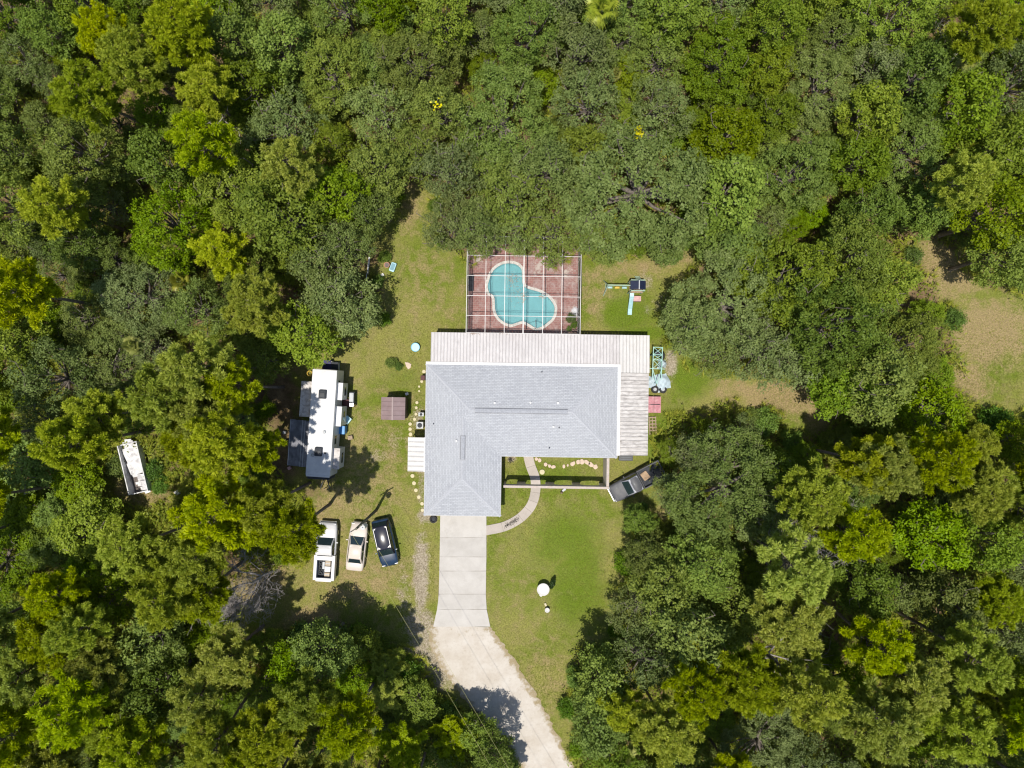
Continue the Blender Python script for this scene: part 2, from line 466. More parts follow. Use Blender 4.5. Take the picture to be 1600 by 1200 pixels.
bed = MB().poly([P(688,800).xy, P(760,800).xy, P(759.5,930).xy, P(760,952).xy, P(765.6,978.5).xy, P(677.5,978.5).xy, P(684,952).xy, P(686.6,892).xy][::-1], -0.10, 0.030)
drive = tag(bed.build('driveway', M['joint']), kind='structure')
def slab_poly(pts, z0, z1, g=0.02):
    c = sum((Vector(p) for p in pts), Vector((0, 0))) / len(pts)
    return [Vector(p) + (c - Vector(p)).normalized() * g for p in pts]
for (y0, l0, r0), (y1, l1, r1) in zip(edge, edge[1:]):
    mb = MB()
    n = 7
    top = [P(l0 + (r0 - l0) * i / n, y0 + rd.uniform(-.25, .25)).xy for i in range(n + 1)]
    bot = [P(l1 + (r1 - l1) * i / n, y1 + rd.uniform(-.25, .25)).xy for i in range(n + 1)]
    g = 0.012
    pts = [(v.x, v.y + g) for v in bot] + [(v.x, v.y - g) for v in top[::-1]]
    mb.poly(pts, -0.06, 0.05 + rd.uniform(-.006, .006)).build('slab', M['concrete'], drive)
cl = [Vector(P(a, b_).xy) for a, b_ in [(822.5,700),(828.5,726),(835.5,745),(837,759),(836.5,768),(834,780),(828,793),(816.5,806),(803,815.5),(785,823.5),(758,829)]]
cl = [Vector(v) for v in catmull(cl, 8, False)]
def ribbon(line, i0, i1, hw, g):
    seg = line[i0:i1 + 1]; Lp = []; Rp = []
    for k, v in enumerate(seg):
        i = i0 + k
        t = (line[min(i + 1, len(line) - 1)] - line[max(i - 1, 0)]).normalized()
        if k == 0: v = v + t * g
        if k == len(seg) - 1: v = v - t * g
        nrm = Vector((-t.y, t.x))
        Lp.append(v + nrm * hw); Rp.append(v - nrm * hw)
    return Rp + Lp[::-1]
walk = tag(MB().poly(ribbon(cl, 0, len(cl) - 1, .44, 0), -0.10, 0.022).build('walkway', M['joint']), kind='structure')
st = [0, 9, 17, 24, 33, 42, 50, 58, 65, 72, len(cl) - 1]
for a, b_ in zip(st, st[1:]):
    MB().poly(ribbon(cl, a, b_, .465, .014), -0.06, 0.042 + rd.uniform(-.004, .004)).build('slab', M['walk'], walk)

# ---------------------------------------------------------------- house frame: x along the ridge, y towards the pool
HA = math.radians(-0.85)
HO = P(666, 568, 2.75); HO.z = 0
def HL(px, py, z=0.0):
    """photograph place at height z -> house coordinates"""
    v = P(px, py, z) - Vector((HO.x, HO.y, 0))
    r = Matrix.Rotation(-HA, 3, 'Z') @ Vector((v.x, v.y, 0))
    return Vector((r.x, r.y, z))
def HW(x, y, z=0.0):
    return Matrix.Rotation(HA, 3, 'Z') @ Vector((x, y, z)) + Vector((HO.x, HO.y, 0))

# ---------------------------------------------------------------- pool deck and pool
m, nt = new_mat('red_painted_deck'); p = wpos(nt)
br = N(nt, 'ShaderNodeTexBrick', Scale=1.0); br.inputs['Brick Width'].default_value = 0.42; br.inputs['Row Height'].default_value = 0.21; br.inputs['Mortar Size'].default_value = 0.012
br.inputs['Color1'].default_value = c4((0.36, 0.17, 0.15)); br.inputs['Color2'].default_value = c4((0.28, 0.13, 0.115)); br.inputs['Mortar'].default_value = c4((0.40, 0.31, 0.28))
L(nt, p, br.inputs['Vector'])
c = mixc(nt, ramp(nt, noise(nt, p, 1.3, 6, .7, .5), .44, .68, 0, .8), br.outputs['Color'], (0.47, 0.37, 0.355))
c = mixc(nt, ramp(nt, noise(nt, p, 5, 4, .7), .5, .75, 0, .5), c, (0.16, 0.07, 0.065))
c = mixc(nt, math_n(nt, 'MULTIPLY', ramp(nt, math_n(nt, 'ADD', attr(nt, 'pale'), ramp(nt, noise(nt, p, 2.2, 5, .7), .3, .7, -.4, .4)), .35, .7), .85), c, (0.56, 0.50, 0.45))
b = N(nt, 'ShaderNodeBsdfPrincipled', Roughness=0.85); L(nt, c, b.inputs['Base Color'])
L(nt, b.outputs[0], N(nt, 'ShaderNodeOutputMaterial').inputs[0]); M['deck'] = m
bm = bmesh.new()
dl = [(HL(a, b_).x, HL(a, b_).y) for a, b_ in [(731,530),(903,530),(903.5,374),(733,374)]]
dl = [HW(x, y).xy for x, y in dl]
outer = []
for a, b_ in zip(dl, dl[1:] + dl[:1]):
    for i in range(12): outer.append(Vector(a).lerp(Vector(b_), i / 12))
def loop_edges(bm, pts, z):
    vs = [bm.verts.new((q.x, q.y, z)) for q in pts]
    return [bm.edges.new((vs[i], vs[(i + 1) % len(vs)])) for i in range(len(vs))]
e = loop_edges(bm, outer, 0.05) + loop_edges(bm, offset_loop(COPING_OUT, -0.04), 0.05)
bmesh.ops.triangle_fill(bm, edges=e, use_beauty=True, use_dissolve=False)
bmesh.ops.subdivide_edges(bm, edges=bm.edges[:], cuts=2, use_grid_fill=True)
bmesh.ops.recalc_face_normals(bm, faces=bm.faces[:])
me = bpy.data.meshes.new('pool_deck'); bm.to_mesh(me); bm.free(); me.materials.append(M['deck'])
at = me.attributes.new('pale', 'FLOAT', 'POINT')
vals = []
for v in me.vertices:
    q = (800 + v.co.x * PPM, 600 - v.co.y * PPM); s = 0
    for cx, cy, r in ((845,417,14),(890,425,14),(897,440,10),(868,470,8),(895,490,12),(745,405,6)):
        s = max(s, 1 - math.hypot(q[0] - cx, q[1] - cy) / r / 1.3)
    vals.append(max(0, s))
at.data.foreach_set('value', np.array(vals, dtype=np.float32))
tag(link('pool_deck', me), kind='structure')

pc = sum((Vector(v) for v in POOL), Vector((0, 0))) / len(POOL)
pool = empty('swimming_pool', (pc.x, pc.y, 0), 0, 'free-form turquoise swimming pool with pale coping in the red deck', 'swimming pool')
def band(a, b, za, zb):
    n = len(a); V = [(p.x - pc.x, p.y - pc.y, za) for p in a] + [(p.x - pc.x, p.y - pc.y, zb) for p in b]
    return V, [(i, (i + 1) % n, n + (i + 1) % n, n + i) for i in range(n)]
M['coping'] = paint('coping', (0.66, 0.64, 0.60), 0.8, var=0.1, dirt=(0.35, 0.30, 0.25), dirt_amt=.5, dirt_scale=4)
nC = 40                                          # the coping is laid in short stones
n = len(POOL); step = n / nC
for k in range(nC):
    i0, i1 = int(round(k * step)), int(round((k + 1) * step))
    ii = [i % n for i in range(i0, i1 + 1)]
    o_ = [COPING_OUT[i] - pc for i in ii]; i_ = [COPING_IN[i] - pc for i in ii]
    for arr in (o_, i_):
        d0 = (arr[1] - arr[0]).normalized(); d1 = (arr[-1] - arr[-2]).normalized()
        arr[0] = arr[0] + d0 * .006; arr[-1] = arr[-1] - d1 * .006
    MB().poly([(q.x, q.y) for q in o_] + [(q.x, q.y) for q in i_[::-1]], -0.06, 0.095).build('coping_stone', M['coping'], pool)
M['pool_shell'] = paint('pool_plaster', (0.52, 0.72, 0.74), 0.7, var=0.07, scale=1.2, dirt=(0.25, 0.42, 0.42), dirt_amt=.5, dirt_scale=.8)
IN2 = offset_loop(POOL, -0.20)
V, F = band(IN2, IN2, 0.0, -1.3)
shell = link('shell', mesh_np('shell', V, F, M['pool_shell']), pool)
bm = bmesh.new(); bmesh.ops.triangle_fill(bm, edges=loop_edges(bm, [q - pc for q in offset_loop(POOL, -0.18)], -1.28), use_beauty=True)
me = bpy.data.meshes.new('floor'); bm.to_mesh(me); bm.free(); me.materials.append(M['pool_shell']); link('floor', me, pool)
m, nt = new_mat('pool_water'); p = wpos(nt)
tr = N(nt, 'ShaderNodeBsdfTransparent'); tr.inputs[0].default_value = (0.70, 0.93, 0.96, 1)
df = N(nt, 'ShaderNodeBsdfDiffuse'); df.inputs[0].default_value = (0.25, 0.56, 0.60, 1)
gl = N(nt, 'ShaderNodeBsdfGlossy', Roughness=0.03)
fr = N(nt, 'ShaderNodeFresnel', IOR=1.33)
bp = N(nt, 'ShaderNodeBump', Strength=0.15, Distance=0.02); L(nt, noise(nt, p, 4, 3), bp.inputs['Height'])
L(nt, bp.outputs[0], gl.inputs['Normal']); L(nt, bp.outputs[0], fr.inputs['Normal'])
mx0 = N(nt, 'ShaderNodeMixShader'); mx0.inputs[0].default_value = 0.48; L(nt, tr.outputs[0], mx0.inputs[1]); L(nt, df.outputs[0], mx0.inputs[2])
mx = N(nt, 'ShaderNodeMixShader'); L(nt, fr.outputs[0], mx.inputs[0]); L(nt, mx0.outputs[0], mx.inputs[1]); L(nt, gl.outputs[0], mx.inputs[2])
L(nt, mx.outputs[0], N(nt, 'ShaderNodeOutputMaterial').inputs[0]); M['water'] = m
bm = bmesh.new(); bmesh.ops.triangle_fill(bm, edges=loop_edges(bm, [q - pc for q in offset_loop(POOL, -0.205)], -0.06), use_beauty=True)
bmesh.ops.recalc_face_normals(bm, faces=bm.faces[:])
me = bpy.data.meshes.new('water'); bm.to_mesh(me); bm.free(); me.materials.append(M['water']); link('water', me, pool)
# shallow entry steps
def st_poly(pts, z): return MB().poly([(P(a, b_).x - pc.x, P(a, b_).y - pc.y) for a, b_ in pts], -1.28, z)
M['step'] = paint('pool_step', (0.62, 0.76, 0.77), 0.7, var=0.05)
st_poly([(824,511),(830,504),(838,502),(846,505),(851,511),(846,513.5),(838,515)][::-1], -0.22).build('entry_step', M['step'], pool)
st_poly([(761,437),(759.5,446),(761,456),(766,460),(765,447),(764,436)], -0.22).build('seat_ledge', M['step'], pool)
mb = MB(); a = P(836.5,501) - Vector((pc.x, pc.y, 0)); b_ = P(836.5,513) - Vector((pc.x, pc.y, 0))
pts = [a + Vector((0, 0, -.5)), a + Vector((0, 0, .55)), a.lerp(b_, .4) + Vector((0, 0, .85)), b_ + Vector((0, 0, .85)), b_ + Vector((0, -.1, -.02))]
for u, v in zip(pts, pts[1:]): mb.cyl(u, v, .022, n=8)
mb.build('handrail', M['steel'], pool)

# ---------------------------------------------------------------- house
def shingle_mat():
    m, nt = new_mat('grey_shingle')
    uv = nt.nodes.new('ShaderNodeTexCoord').outputs['UV']; p = wpos(nt)
    br = N(nt, 'ShaderNodeTexBrick', Scale=1.0); br.inputs['Brick Width'].default_value = 0.33; br.inputs['Row Height'].default_value = 0.145
    br.inputs['Mortar Size'].default_value = 0.010; br.inputs['Bias'].default_value = -0.1
    br.inputs['Color1'].default_value = c4((0.375, 0.39, 0.425)); br.inputs['Color2'].default_value = c4((0.455, 0.475, 0.51)); br.inputs['Mortar'].default_value = c4((0.27, 0.285, 0.315))
    L(nt, uv, br.inputs['Vector'])
    c = mixc(nt, ramp(nt, noise(nt, p, 0.25, 4), .35, .65, 0, .35), br.outputs['Color'], (0.46, 0.475, 0.50))
    c = mixc(nt, ramp(nt, noise(nt, p, 1.5, 6, .7), .6, .8, 0, .4), c, (0.30, 0.31, 0.33))
    hs = N(nt, 'ShaderNodeHueSaturation'); L(nt, c, hs.inputs['Color'])
    L(nt, ramp(nt, noise(nt, p, 16, 3, .8), .25, .75, .86, 1.14), hs.inputs['Value'])
    b = N(nt, 'ShaderNodeBsdfPrincipled', Roughness=0.92); b.inputs['Specular IOR Level'].default_value = 0.2
    L(nt, hs.outputs[0], b.inputs['Base Color'])
    bp = N(nt, 'ShaderNodeBump', Strength=0.7, Distance=0.012); bp.invert = True
    L(nt, br.outputs['Fac'], bp.inputs['Height']); L(nt, bp.outputs[0], b.inputs['Normal'])
    L(nt, b.outputs[0], N(nt, 'ShaderNodeOutputMaterial').inputs[0]); return m
M['shingle'] = shingle_mat()
M['trim'] = paint('white_trim', (0.72, 0.72, 0.72), 0.5, var=0.04)
M['shingle_cap'] = paint('shingle_cap', (0.41, 0.425, 0.46), 0.9, var=0.1, scale=8)
EAVE = 2.75; PIT = 0.19
MW, MD = 17.97, 8.57; GW, GD = 7.16, 14.2
hd = MD / 2; hg = GW / 2
zr = EAVE + PIT * hd; zg = EAVE + PIT * hg
house = empty('house', (HO.x, HO.y, 0), HA, 'L-shaped house with grey shingled hip roof between the pool and the drive', 'house')
planes = [
    ([(0, 0, EAVE), (0, -GD, EAVE), (hg, -GD + hg, zg), (hg, -MD + hg, zg), (hd, -hd, zr)], 'y'),
    ([(MW, 0, EAVE), (0, 0, EAVE), (hd, -hd, zr), (MW - hd, -hd, zr)], 'x'),
    ([(MW, -MD, EAVE), (MW, 0, EAVE), (MW - hd, -hd, zr)], 'y'),
    ([(GW, -MD, EAVE), (MW, -MD, EAVE), (MW - hd, -hd, zr), (hd, -hd, zr), (hg, -MD + hg, zg)], 'x'),
    ([(GW, -GD, EAVE), (GW, -MD, EAVE), (hg, -MD + hg, zg), (hg, -GD + hg, zg)], 'y'),
    ([(0, -GD, EAVE), (GW, -GD, EAVE), (hg, -GD + hg, zg)], 'x')]
bm = bmesh.new(); uvl = bm.loops.layers.uv.new('UVMap')
for pts, ax in planes:
    f = bm.faces.new([bm.verts.new(q) for q in pts])
    for lp in f.loops:
        q = lp.vert.co; s = math.sqrt(1 + PIT * PIT) / PIT * (q.z - EAVE)
        lp[uvl].uv = ((q.x if ax == 'x' else q.y) + 50, s + 10)
    f.normal_update()
    if f.normal.z < 0: f.normal_flip()
me = bpy.data.meshes.new('roof'); bm.to_mesh(me); bm.free(); me.materials.append(M['shingle'])
roof = link('roof', me, house)
# ridge and hip caps, vents
def cap(a, b, w=0.14, h=0.02):
    a = Vector(a); b = Vector(b)
    d = (b - a).normalized(); s = d.cross(Vector((0, 0, 1))).normalized() * w
    dn = Vector((0, 0, -w * .3)); up = Vector((0, 0, h))
    MB().quad(a - s + dn + up, b - s + dn + up, b + up * 1.5, a + up * 1.5).quad(a + up * 1.5, b + up * 1.5, b + s + dn + up, a + s + dn + up).build('hip_cap', M['shingle_cap'], roof)
for a, b_ in (((0, 0, EAVE), (hd, -hd, zr)), ((MW, 0, EAVE), (MW - hd, -hd, zr)), ((MW, -MD, EAVE), (MW - hd, -hd, zr)),
              ((0, -GD, EAVE), (hg, -GD + hg, zg)), ((GW, -GD, EAVE), (hg, -GD + hg, zg))):
    cap(a, b_)
M['vent'] = paint('ridge_vent', (0.345, 0.36, 0.395), 0.95, var=0.15, scale=9, spec=.2)
M['vent_slot'] = paint('vent_slot', (0.07, 0.07, 0.08), 0.9)
def ridge_vent(a, b):
    a = Vector(a); b = Vector(b); d = (b - a); Ln = d.length; ang = math.atan2(d.y, d.x); c = (a + b) / 2
    v = MB().box((0, 0, -.035), (Ln, .44, .05)).build('ridge_vent', M['vent_slot'], roof, loc=c + Vector((0, 0, .045)), rot=(0, 0, ang))
    MB().quad((-Ln / 2, -.19, .0), (Ln / 2, -.19, .0), (Ln / 2, 0, .045), (-Ln / 2, 0, .045)).quad((-Ln / 2, 0, .045), (Ln / 2, 0, .045), (Ln / 2, .19, 0), (-Ln / 2, .19, 0)).build('vent_cap', M['vent'], v)
vw = lambda px, py, z: HL(px, py, z)
ridge_vent((vw(742, 640, zr).x, -hd, zr), (vw(887, 640, zr).x, -hd, zr))
ridge_vent((hg, vw(725, 718, zg).y, zg), (hg, vw(725, 681, zg).y, zg))
cap((hd, -hd, zr), (vw(742, 640, zr).x - .02, -hd, zr)); cap((vw(887, 640, zr).x + .02, -hd, zr), (MW - hd, -hd, zr))
cap((hg, -GD + hg, zg), (hg, vw(725, 718, zg).y - .02, zg)); cap((hg, vw(725, 681, zg).y + .02, zg), (hg, -MD + hg, zg))
def roof_z(x, y):
    zs = EAVE + PIT * min(-y, x, MW - x, MD + y) if y > -MD else -9
    if x < GW: zs = max(zs, EAVE + PIT * min(x, GW - x, y + GD))
    return zs
for k, (px, py, dark) in enumerate([(773,629.5,0),(829,629,0),(872,629.5,0),(713,689,0),(865,667,0),(873.8,668.7,1),(858.7,701,1),(676,663,1),(847,581,1)]):
    q = HL(px, py, 3.6); z = roof_z(q.x, q.y)
    if dark: MB().cyl((q.x, q.y, z - .1), (q.x, q.y, z + .28), .05, n=10).build('vent_pipe', M['dark_metal'], roof)
    else: MB().lathe([(.09, -.12), (.09, .08), (.11, .09), (.10, .14), (.04, .17), (0, .17)], 12, (q.x, q.y, z)).build('vent_hood', M['trim'], roof)
# fascia boards
for a, b_ in (((0, 0), (0, -GD)), ((0, -GD), (GW, -GD)), ((GW, -GD), (GW, -MD)), ((GW, -MD), (MW, -MD)), ((MW, -MD), (MW, 0)), ((MW, 0), (0, 0))):
    a = Vector(a); b_ = Vector(b_); d = b_ - a; c = (a + b_) / 2
    MB().box((0, 0, 0), (d.length + .03, .035, .2)).build('fascia', M['trim'], house, loc=(c.x, c.y, EAVE - .115), rot=(0, 0, math.atan2(d.y, d.x)))
# soffit and walls
o = .5
wl = [(o, -o), (o, -GD + o), (GW - o, -GD + o), (GW - o, -MD + o), (MW - o, -MD + o), (MW - o, -o)]
MB().poly(wl, -.1, EAVE - .2).build('wall', M['stucco'], house)
MB().poly([(.03, -.03), (.03, -GD + .03), (GW - .03, -GD + .03), (GW - .03, -MD + .03), (MW - .03, -MD + .03), (MW - .03, -.03)], EAVE - .195, EAVE - .17).build('soffit', M['trim'], house)
def opening(name, c, size, face, mat, frame=.07, panes=(1, 1)):
    """face: unit normal of the wall"""
    ang = math.atan2(face[1], face[0]) + math.pi / 2
    f = MB().box((0, 0, 0), (size[0] + 2 * frame, .06, size[1] + 2 * frame)).build(name, M['trim'], house, loc=(c[0] + face[0] * .02, c[1] + face[1] * .02, c[2]), rot=(0, 0, ang))
    nx, nz = panes
    for i in range(nx):
        for j in range(nz):
            w, h = size[0] / nx, size[1] / nz
            MB().box(((i + .5) * w - size[0] / 2, -.034, (j + .5) * h - size[1] / 2), (w - .05, .02, h - .05)).build('pane' if mat is M['glass'] else 'panel', mat, f)
opening('garage_door', (HL(724, 806, 0).x, -GD + o, 1.1), (4.6, 2.1), (0, -1), M['trim'], panes=(4, 4))
opening('front_door', (HL(823, 712, 0).x, -MD + o, 1.06), (1.0, 2.05), (0, -1), M['wood'], panes=(1, 1))
for x in (9.2, 12.4, 15.2): opening('window', (x + .6, -MD + o, 1.5), (1.5, 1.2), (0, -1), M['glass'], panes=(2, 1))
for y in (-3.0, -6.5, -12.4): opening('window', (o, y, 1.5), (1.2, 1.1), (-1, 0), M['glass'], panes=(2, 1))
for x in (5.0, 9.0, 13.0): opening('sliding_door', (x, -o, 1.06), (2.2, 2.0), (0, 1), M['glass'], panes=(2, 1))
opening('window', (MW - o, -5, 1.5), (1.4, 1.1), (1, 0), M['glass'], panes=(2, 1))

# pan roofs: each ribbed aluminium pan is a piece of its own
def pan_mat(name, base, dirt, amt, along):
    m, nt = new_mat(name); tc = opos(nt); oi = N(nt, 'ShaderNodeObjectInfo')
    mp = N(nt, 'ShaderNodeMapping'); mp.inputs['Scale'].default_value = (1.0, 0.28, 1.0)
    ad = nt.nodes.new('ShaderNodeVectorMath'); ad.operation = 'ADD'
    cb = nt.nodes.new('ShaderNodeCombineXYZ'); L(nt, math_n(nt, 'MULTIPLY', oi.outputs['Random'], 40.0), cb.inputs[0])
    L(nt, tc, ad.inputs[0]); L(nt, cb.outputs[0], ad.inputs[1]); L(nt, ad.outputs[0], mp.inputs['Vector'])
    f = ramp(nt, noise(nt, mp.outputs[0], 4.5, 6, .7), .42, .72, 0, amt)
    f2 = math_n(nt, 'MULTIPLY', f, ramp(nt, oi.outputs['Random'], 0, 1, .45, 1.2))
    c = mixc(nt, f2, base, dirt)
    c = mixc(nt, ramp(nt, noise(nt, wpos(nt), .35, 4), .45, .7, 0, .3), c, dirt)
    b = N(nt, 'ShaderNodeBsdfPrincipled', Roughness=0.45); L(nt, c, b.inputs['Base Color'])
    b.inputs['Specular IOR Level'].default_value = 0.3
    L(nt, b.outputs[0], N(nt, 'ShaderNodeOutputMaterial').inputs[0]); return m
M['pan'] = pan_mat('white_pan', (0.58, 0.56, 0.56), (0.40, 0.375, 0.375), .8, 'y')
M['pan_clean'] = pan_mat('white_pan_clean', (0.61, 0.60, 0.59), (0.44, 0.42, 0.40), .6, 'y')
M['pan_dirty'] = pan_mat('stained_pan', (0.58, 0.56, 0.545), (0.22, 0.20, 0.19), 1.0, 'y')
def pan_mesh(w, ln, mat):
    """pan along +y, rib on both lips"""
    prof = [(-w / 2, .055), (-w / 2 + .03, .055), (-w / 2 + .05, .012), (-w * .17, .004), (0, .02), (w * .17, .004), (w / 2 - .03, .012), (w / 2 - .008, .05)]
    V = []; F = []
    for y in (0, ln):
        V += [(x, y, z) for x, z in prof]
    n = len(prof)
    F = [(i, i + 1, n + i + 1, n + i) for i in range(n - 1)]
    return mesh_np('panel', V, F, mat)
def pan_roof(name, a, b, c, zhi, zlo, npan, mat, parent):
    """pans start on the line a-b at zhi and run to c's side at zlo"""
    a = Vector(a); b = Vector(b); c = Vector(c)
    along = (b - a); run = c - a
    ln = run.length; w = along.length / npan
    u = along.normalized()
    ang = math.atan2(run.y, run.x) - math.pi / 2
    tilt = math.atan2(zlo - zhi, ln)
    me = pan_mesh(w, math.hypot(ln, zhi - zlo), mat)
    cen = (a + b) / 2 + run / 2
    r = MB().box((0, 0, 0), (along.length - .02, .10, .09)).build(name, M['trim'], parent, loc=(a.x + along.x / 2 + run.x * .985, a.y + along.y / 2 + run.y * .985, zlo - .05), rot=(0, 0, math.atan2(along.y, along.x)))
    inv = Matrix.Translation(r.location) @ Matrix.Rotation(math.atan2(along.y, along.x), 4, 'Z')
    inv = inv.inverted()
    for i in range(npan):
        q = a + u * (w * (i + .5))
        mt = Matrix.Translation((q.x, q.y, zhi)) @ Matrix.Rotation(ang, 4, 'Z') @ Matrix.Rotation(tilt, 4, 'X')
        p_ = link('panel', me, r); p_.matrix_local = inv @ mt
    return r
nz0, nz1 = 2.70, 2.50
NW_, NE_ = HL(674, 519, nz1), HL(968, 521.5, nz1)
y0 = -.02
pan_roof('lanai_roof', (NW_.x, y0), (NE_.x, y0), (NW_.x, NW_.y), nz0, nz1, 58, M['pan'], house)
cE = HL(1015, 522, nz1); cS = HL(1015, 583, nz1); eS = HL(1012.5, 712, nz1)
pan_roof('lanai_roof', (NE_.x + .004, cS.y), (cE.x, cS.y), (NE_.x + .004, NW_.y), nz0 + .01, nz1, 9, M['pan_clean'], house)
pan_roof('lanai_roof', (MW + .15, eS.y), (MW + .15, cS.y - .03), (cE.x - .02, eS.y), nz0 + .0, nz1 - .02, 22, M['pan_dirty'], house)
MB().box((MW / 2 + .1, .06, EAVE + .02), (MW + .25, .24, .05)).build('flashing', M['trim'], house)
MB().box((MW + .10, (eS.y) / 2, EAVE + .03), (.26, -eS.y, .05)).build('flashing', M['trim'], house)
w0, w1 = HL(638, 683, 2.45), HL(664, 737, 2.6)
pan_roof('side_awning', (.02, w1.y), (.02, w0.y), (w0.x, w1.y), 2.62, 2.42, 7, M['pan_clean'], house)
MB().box((.0, (w0.y + w1.y) / 2, 2.66), (.2, w0.y - w1.y, .04)).build('flashing', M['trim'], house)
for x in (NW_.x + .1, NW_.x + 4.2, NW_.x + 8.4, NW_.x + 12.6, cE.x - .1):
    MB().box((x, NW_.y - .1, 1.2), (.09, .09, 2.45)).build('post', M['alu_white'], house)
for y in (-2, -5.2, eS.y + .1): MB().box((cE.x - .12, y, 1.2), (.09, .09, 2.45)).build('post', M['alu_white'], house)
for y in (w0.y - .15, w1.y + .15): MB().box((w0.x + .1, y, 1.15), (.07, .07, 2.42)).build('post', M['alu_white'], house)
ps = [HW(NW_.x - .0, NW_.y - .25), HW(cE.x - .1, NW_.y - .25), HW(cE.x - .1, eS.y), HW(MW - .6, eS.y), HW(MW - .6, -.6), HW(NW_.x, -.6)]
tag(MB().poly([q.xy for q in ps], -.1, .075).build('patio_slab', M['walk']), kind='structure')

# ---------------------------------------------------------------- pool screen cage
CZ = 3.05
cx = [HL(a, 518, CZ).x for a in (728.3, 757.8, 787.8, 817.2, 847.5, 877, 906.3)]
cy = [HL(817, a, CZ).y for a in (521, 494, 463, 431.5, 400, 370)]
c0 = HW((cx[0] + cx[-1]) / 2, (cy[0] + cy[-1]) / 2)
cage = empty('pool_cage', c0, HA, 'white aluminium screen cage standing over the pool and red deck', 'pool cage')
ox, oy = (cx[0] + cx[-1]) / 2, (cy[0] + cy[-1]) / 2
cx = [v - ox for v in cx]; cy = [v - oy for v in cy]
M['cage_alu'] = paint('cage_aluminium', (0.70, 0.68, 0.66), 0.5, var=0.08, dirt=(.42, .38, .35), dirt_amt=.5)
for i, x in enumerate(cx):
    w = .095 if i == 3 else .05
    MB().box((x, (cy[0] + cy[-1]) / 2, CZ), (w, cy[-1] - cy[0] + .06, .13)).build('rafter', M['cage_alu'], cage)
for j, y in enumerate(cy):
    MB().box(((cx[0] + cx[-1]) / 2, y, CZ - .003), (cx[-1] - cx[0] - .06, .04, .10)).build('purlin', M['cage_alu'], cage)
for j, y in enumerate(cy):
    for x in (cx[0], cx[-1]):
        MB().box((x, y, CZ / 2 - .04), (.05, .05, CZ - .06)).build('post', M['cage_alu'], cage)
for x in cx[1:-1]: MB().box((x, cy[-1], CZ / 2 - .04), (.05, .05, CZ - .06)).build('post', M['cage_alu'], cage)
for x in (cx[0], cx[-1]):
    MB().box((x, (cy[0] + cy[-1]) / 2, 1.0), (.03, cy[-1] - cy[0] - .1, .05)).build('chair_rail', M['cage_alu'], cage)
M['screen'] = paint('screen_mesh', (0.05, 0.05, 0.05), 0.8)
def lattice(w, h, sp, wd):
    V = []; F = []
    def q(x0, y0, x1, y1, z):
        k = len(V); V.extend([(x0, y0, z), (x1, y0, z), (x1, y1, z), (x0, y1, z)]); F.append((k, k + 1, k + 2, k + 3))
    nx = int(w / sp); ny = int(h / sp)
    for i in range(nx):
        x = -w / 2 + (i + .5) * w / nx; q(x - wd / 2, -h / 2, x + wd / 2, h / 2, 0)
    for i in range(ny):
        y = -h / 2 + (i + .5) * h / ny; q(-w / 2, y - wd / 2, w / 2, y + wd / 2, .001)
    return mesh_np('screen', V, F, M['screen'])
sr = lattice(1.0, 1.0, .024, .0014); sw = lattice(1.0, 1.0, .024, .0105)
for i in range(6):
    for j in range(5):
        link('screen', sr, cage, loc=((cx[i] + cx[i + 1]) / 2, (cy[j] + cy[j + 1]) / 2, CZ + .035), scale=(cx[i + 1] - cx[i] - .07, cy[j + 1] - cy[j] - .06, 1))
for j in range(5):
    for x in (cx[0], cx[-1]):
        link('screen', sw, cage, loc=(x, (cy[j] + cy[j + 1]) / 2, CZ / 2), rot=(math.pi / 2, 0, math.pi / 2), scale=(cy[j + 1] - cy[j] - .06, CZ - .15, 1))
for i in range(6):
    link('screen', sw, cage, loc=((cx[i] + cx[i + 1]) / 2, cy[-1], CZ / 2), rot=(math.pi / 2, 0, 0), scale=(cx[i + 1] - cx[i] - .07, CZ - .15, 1))

# ---------------------------------------------------------------- courtyard wall with openings
M['court'] = paint('courtyard_stucco', (0.58, 0.52, 0.46), 0.9, var=0.08, dirt=(.30, .26, .21), dirt_amt=.5, bump=.3, bscale=30)
M['court_cap'] = paint('courtyard_cap', (0.50, 0.44, 0.40), 0.85, var=0.15, dirt=(.33, .22, .14), dirt_amt=.7, dirt_scale=3)
CH = 2.60
A_, B_, C_ = P(787, 760, CH), P(951, 762.5, CH), P(949.5, 716, CH)
wa = math.atan2(B_.y - A_.y, B_.x - A_.x); wl_ = (B_ - A_).length
cw = empty('courtyard_wall', (A_.x, A_.y, 0), wa, 'pale stucco courtyard wall with arched openings beside the curved walk', 'wall')
ops = []
for a, b_ in ((790,808),(821,853),(866,895),(907,938)):
    k = (CAM_H - 1.2) / CAM_H / PPM
    ops.append(((a - 800) * k - A_.x, (b_ - 800) * k - A_.x))
out = [(0, CH), (0, -.1)]
for a, b_ in ops:
    out += [(a, -.1)]
    r = (b_ - a) / 2; zc_ = 1.25
    for i in range(9):
        t = math.pi - math.pi * i / 8
        out.append(((a + b_) / 2 + r * math.cos(t), zc_ + .48 * math.sin(t)))
    out += [(b_, -.1)]
out += [(wl_, -.1), (wl_, CH)]
bm = bmesh.new()
es = [bm.verts.new((x, -.1, z)) for x, z in out]
es = [bm.edges.new((es[i], es[(i + 1) % len(es)])) for i in range(len(es))]
r = bmesh.ops.triangle_fill(bm, edges=es, use_beauty=True)
fs = [g for g in r['geom'] if isinstance(g, bmesh.types.BMFace)]
ex = bmesh.ops.extrude_face_region(bm, geom=fs)
for v in ex['geom']:
    if isinstance(v, bmesh.types.BMVert): v.co.y += .2
bmesh.ops.recalc_face_normals(bm, faces=bm.faces[:])
me = bpy.data.meshes.new('arched_wall'); bm.to_mesh(me); bm.free(); me.materials.append(M['court']); link('arched_wall', me, cw)
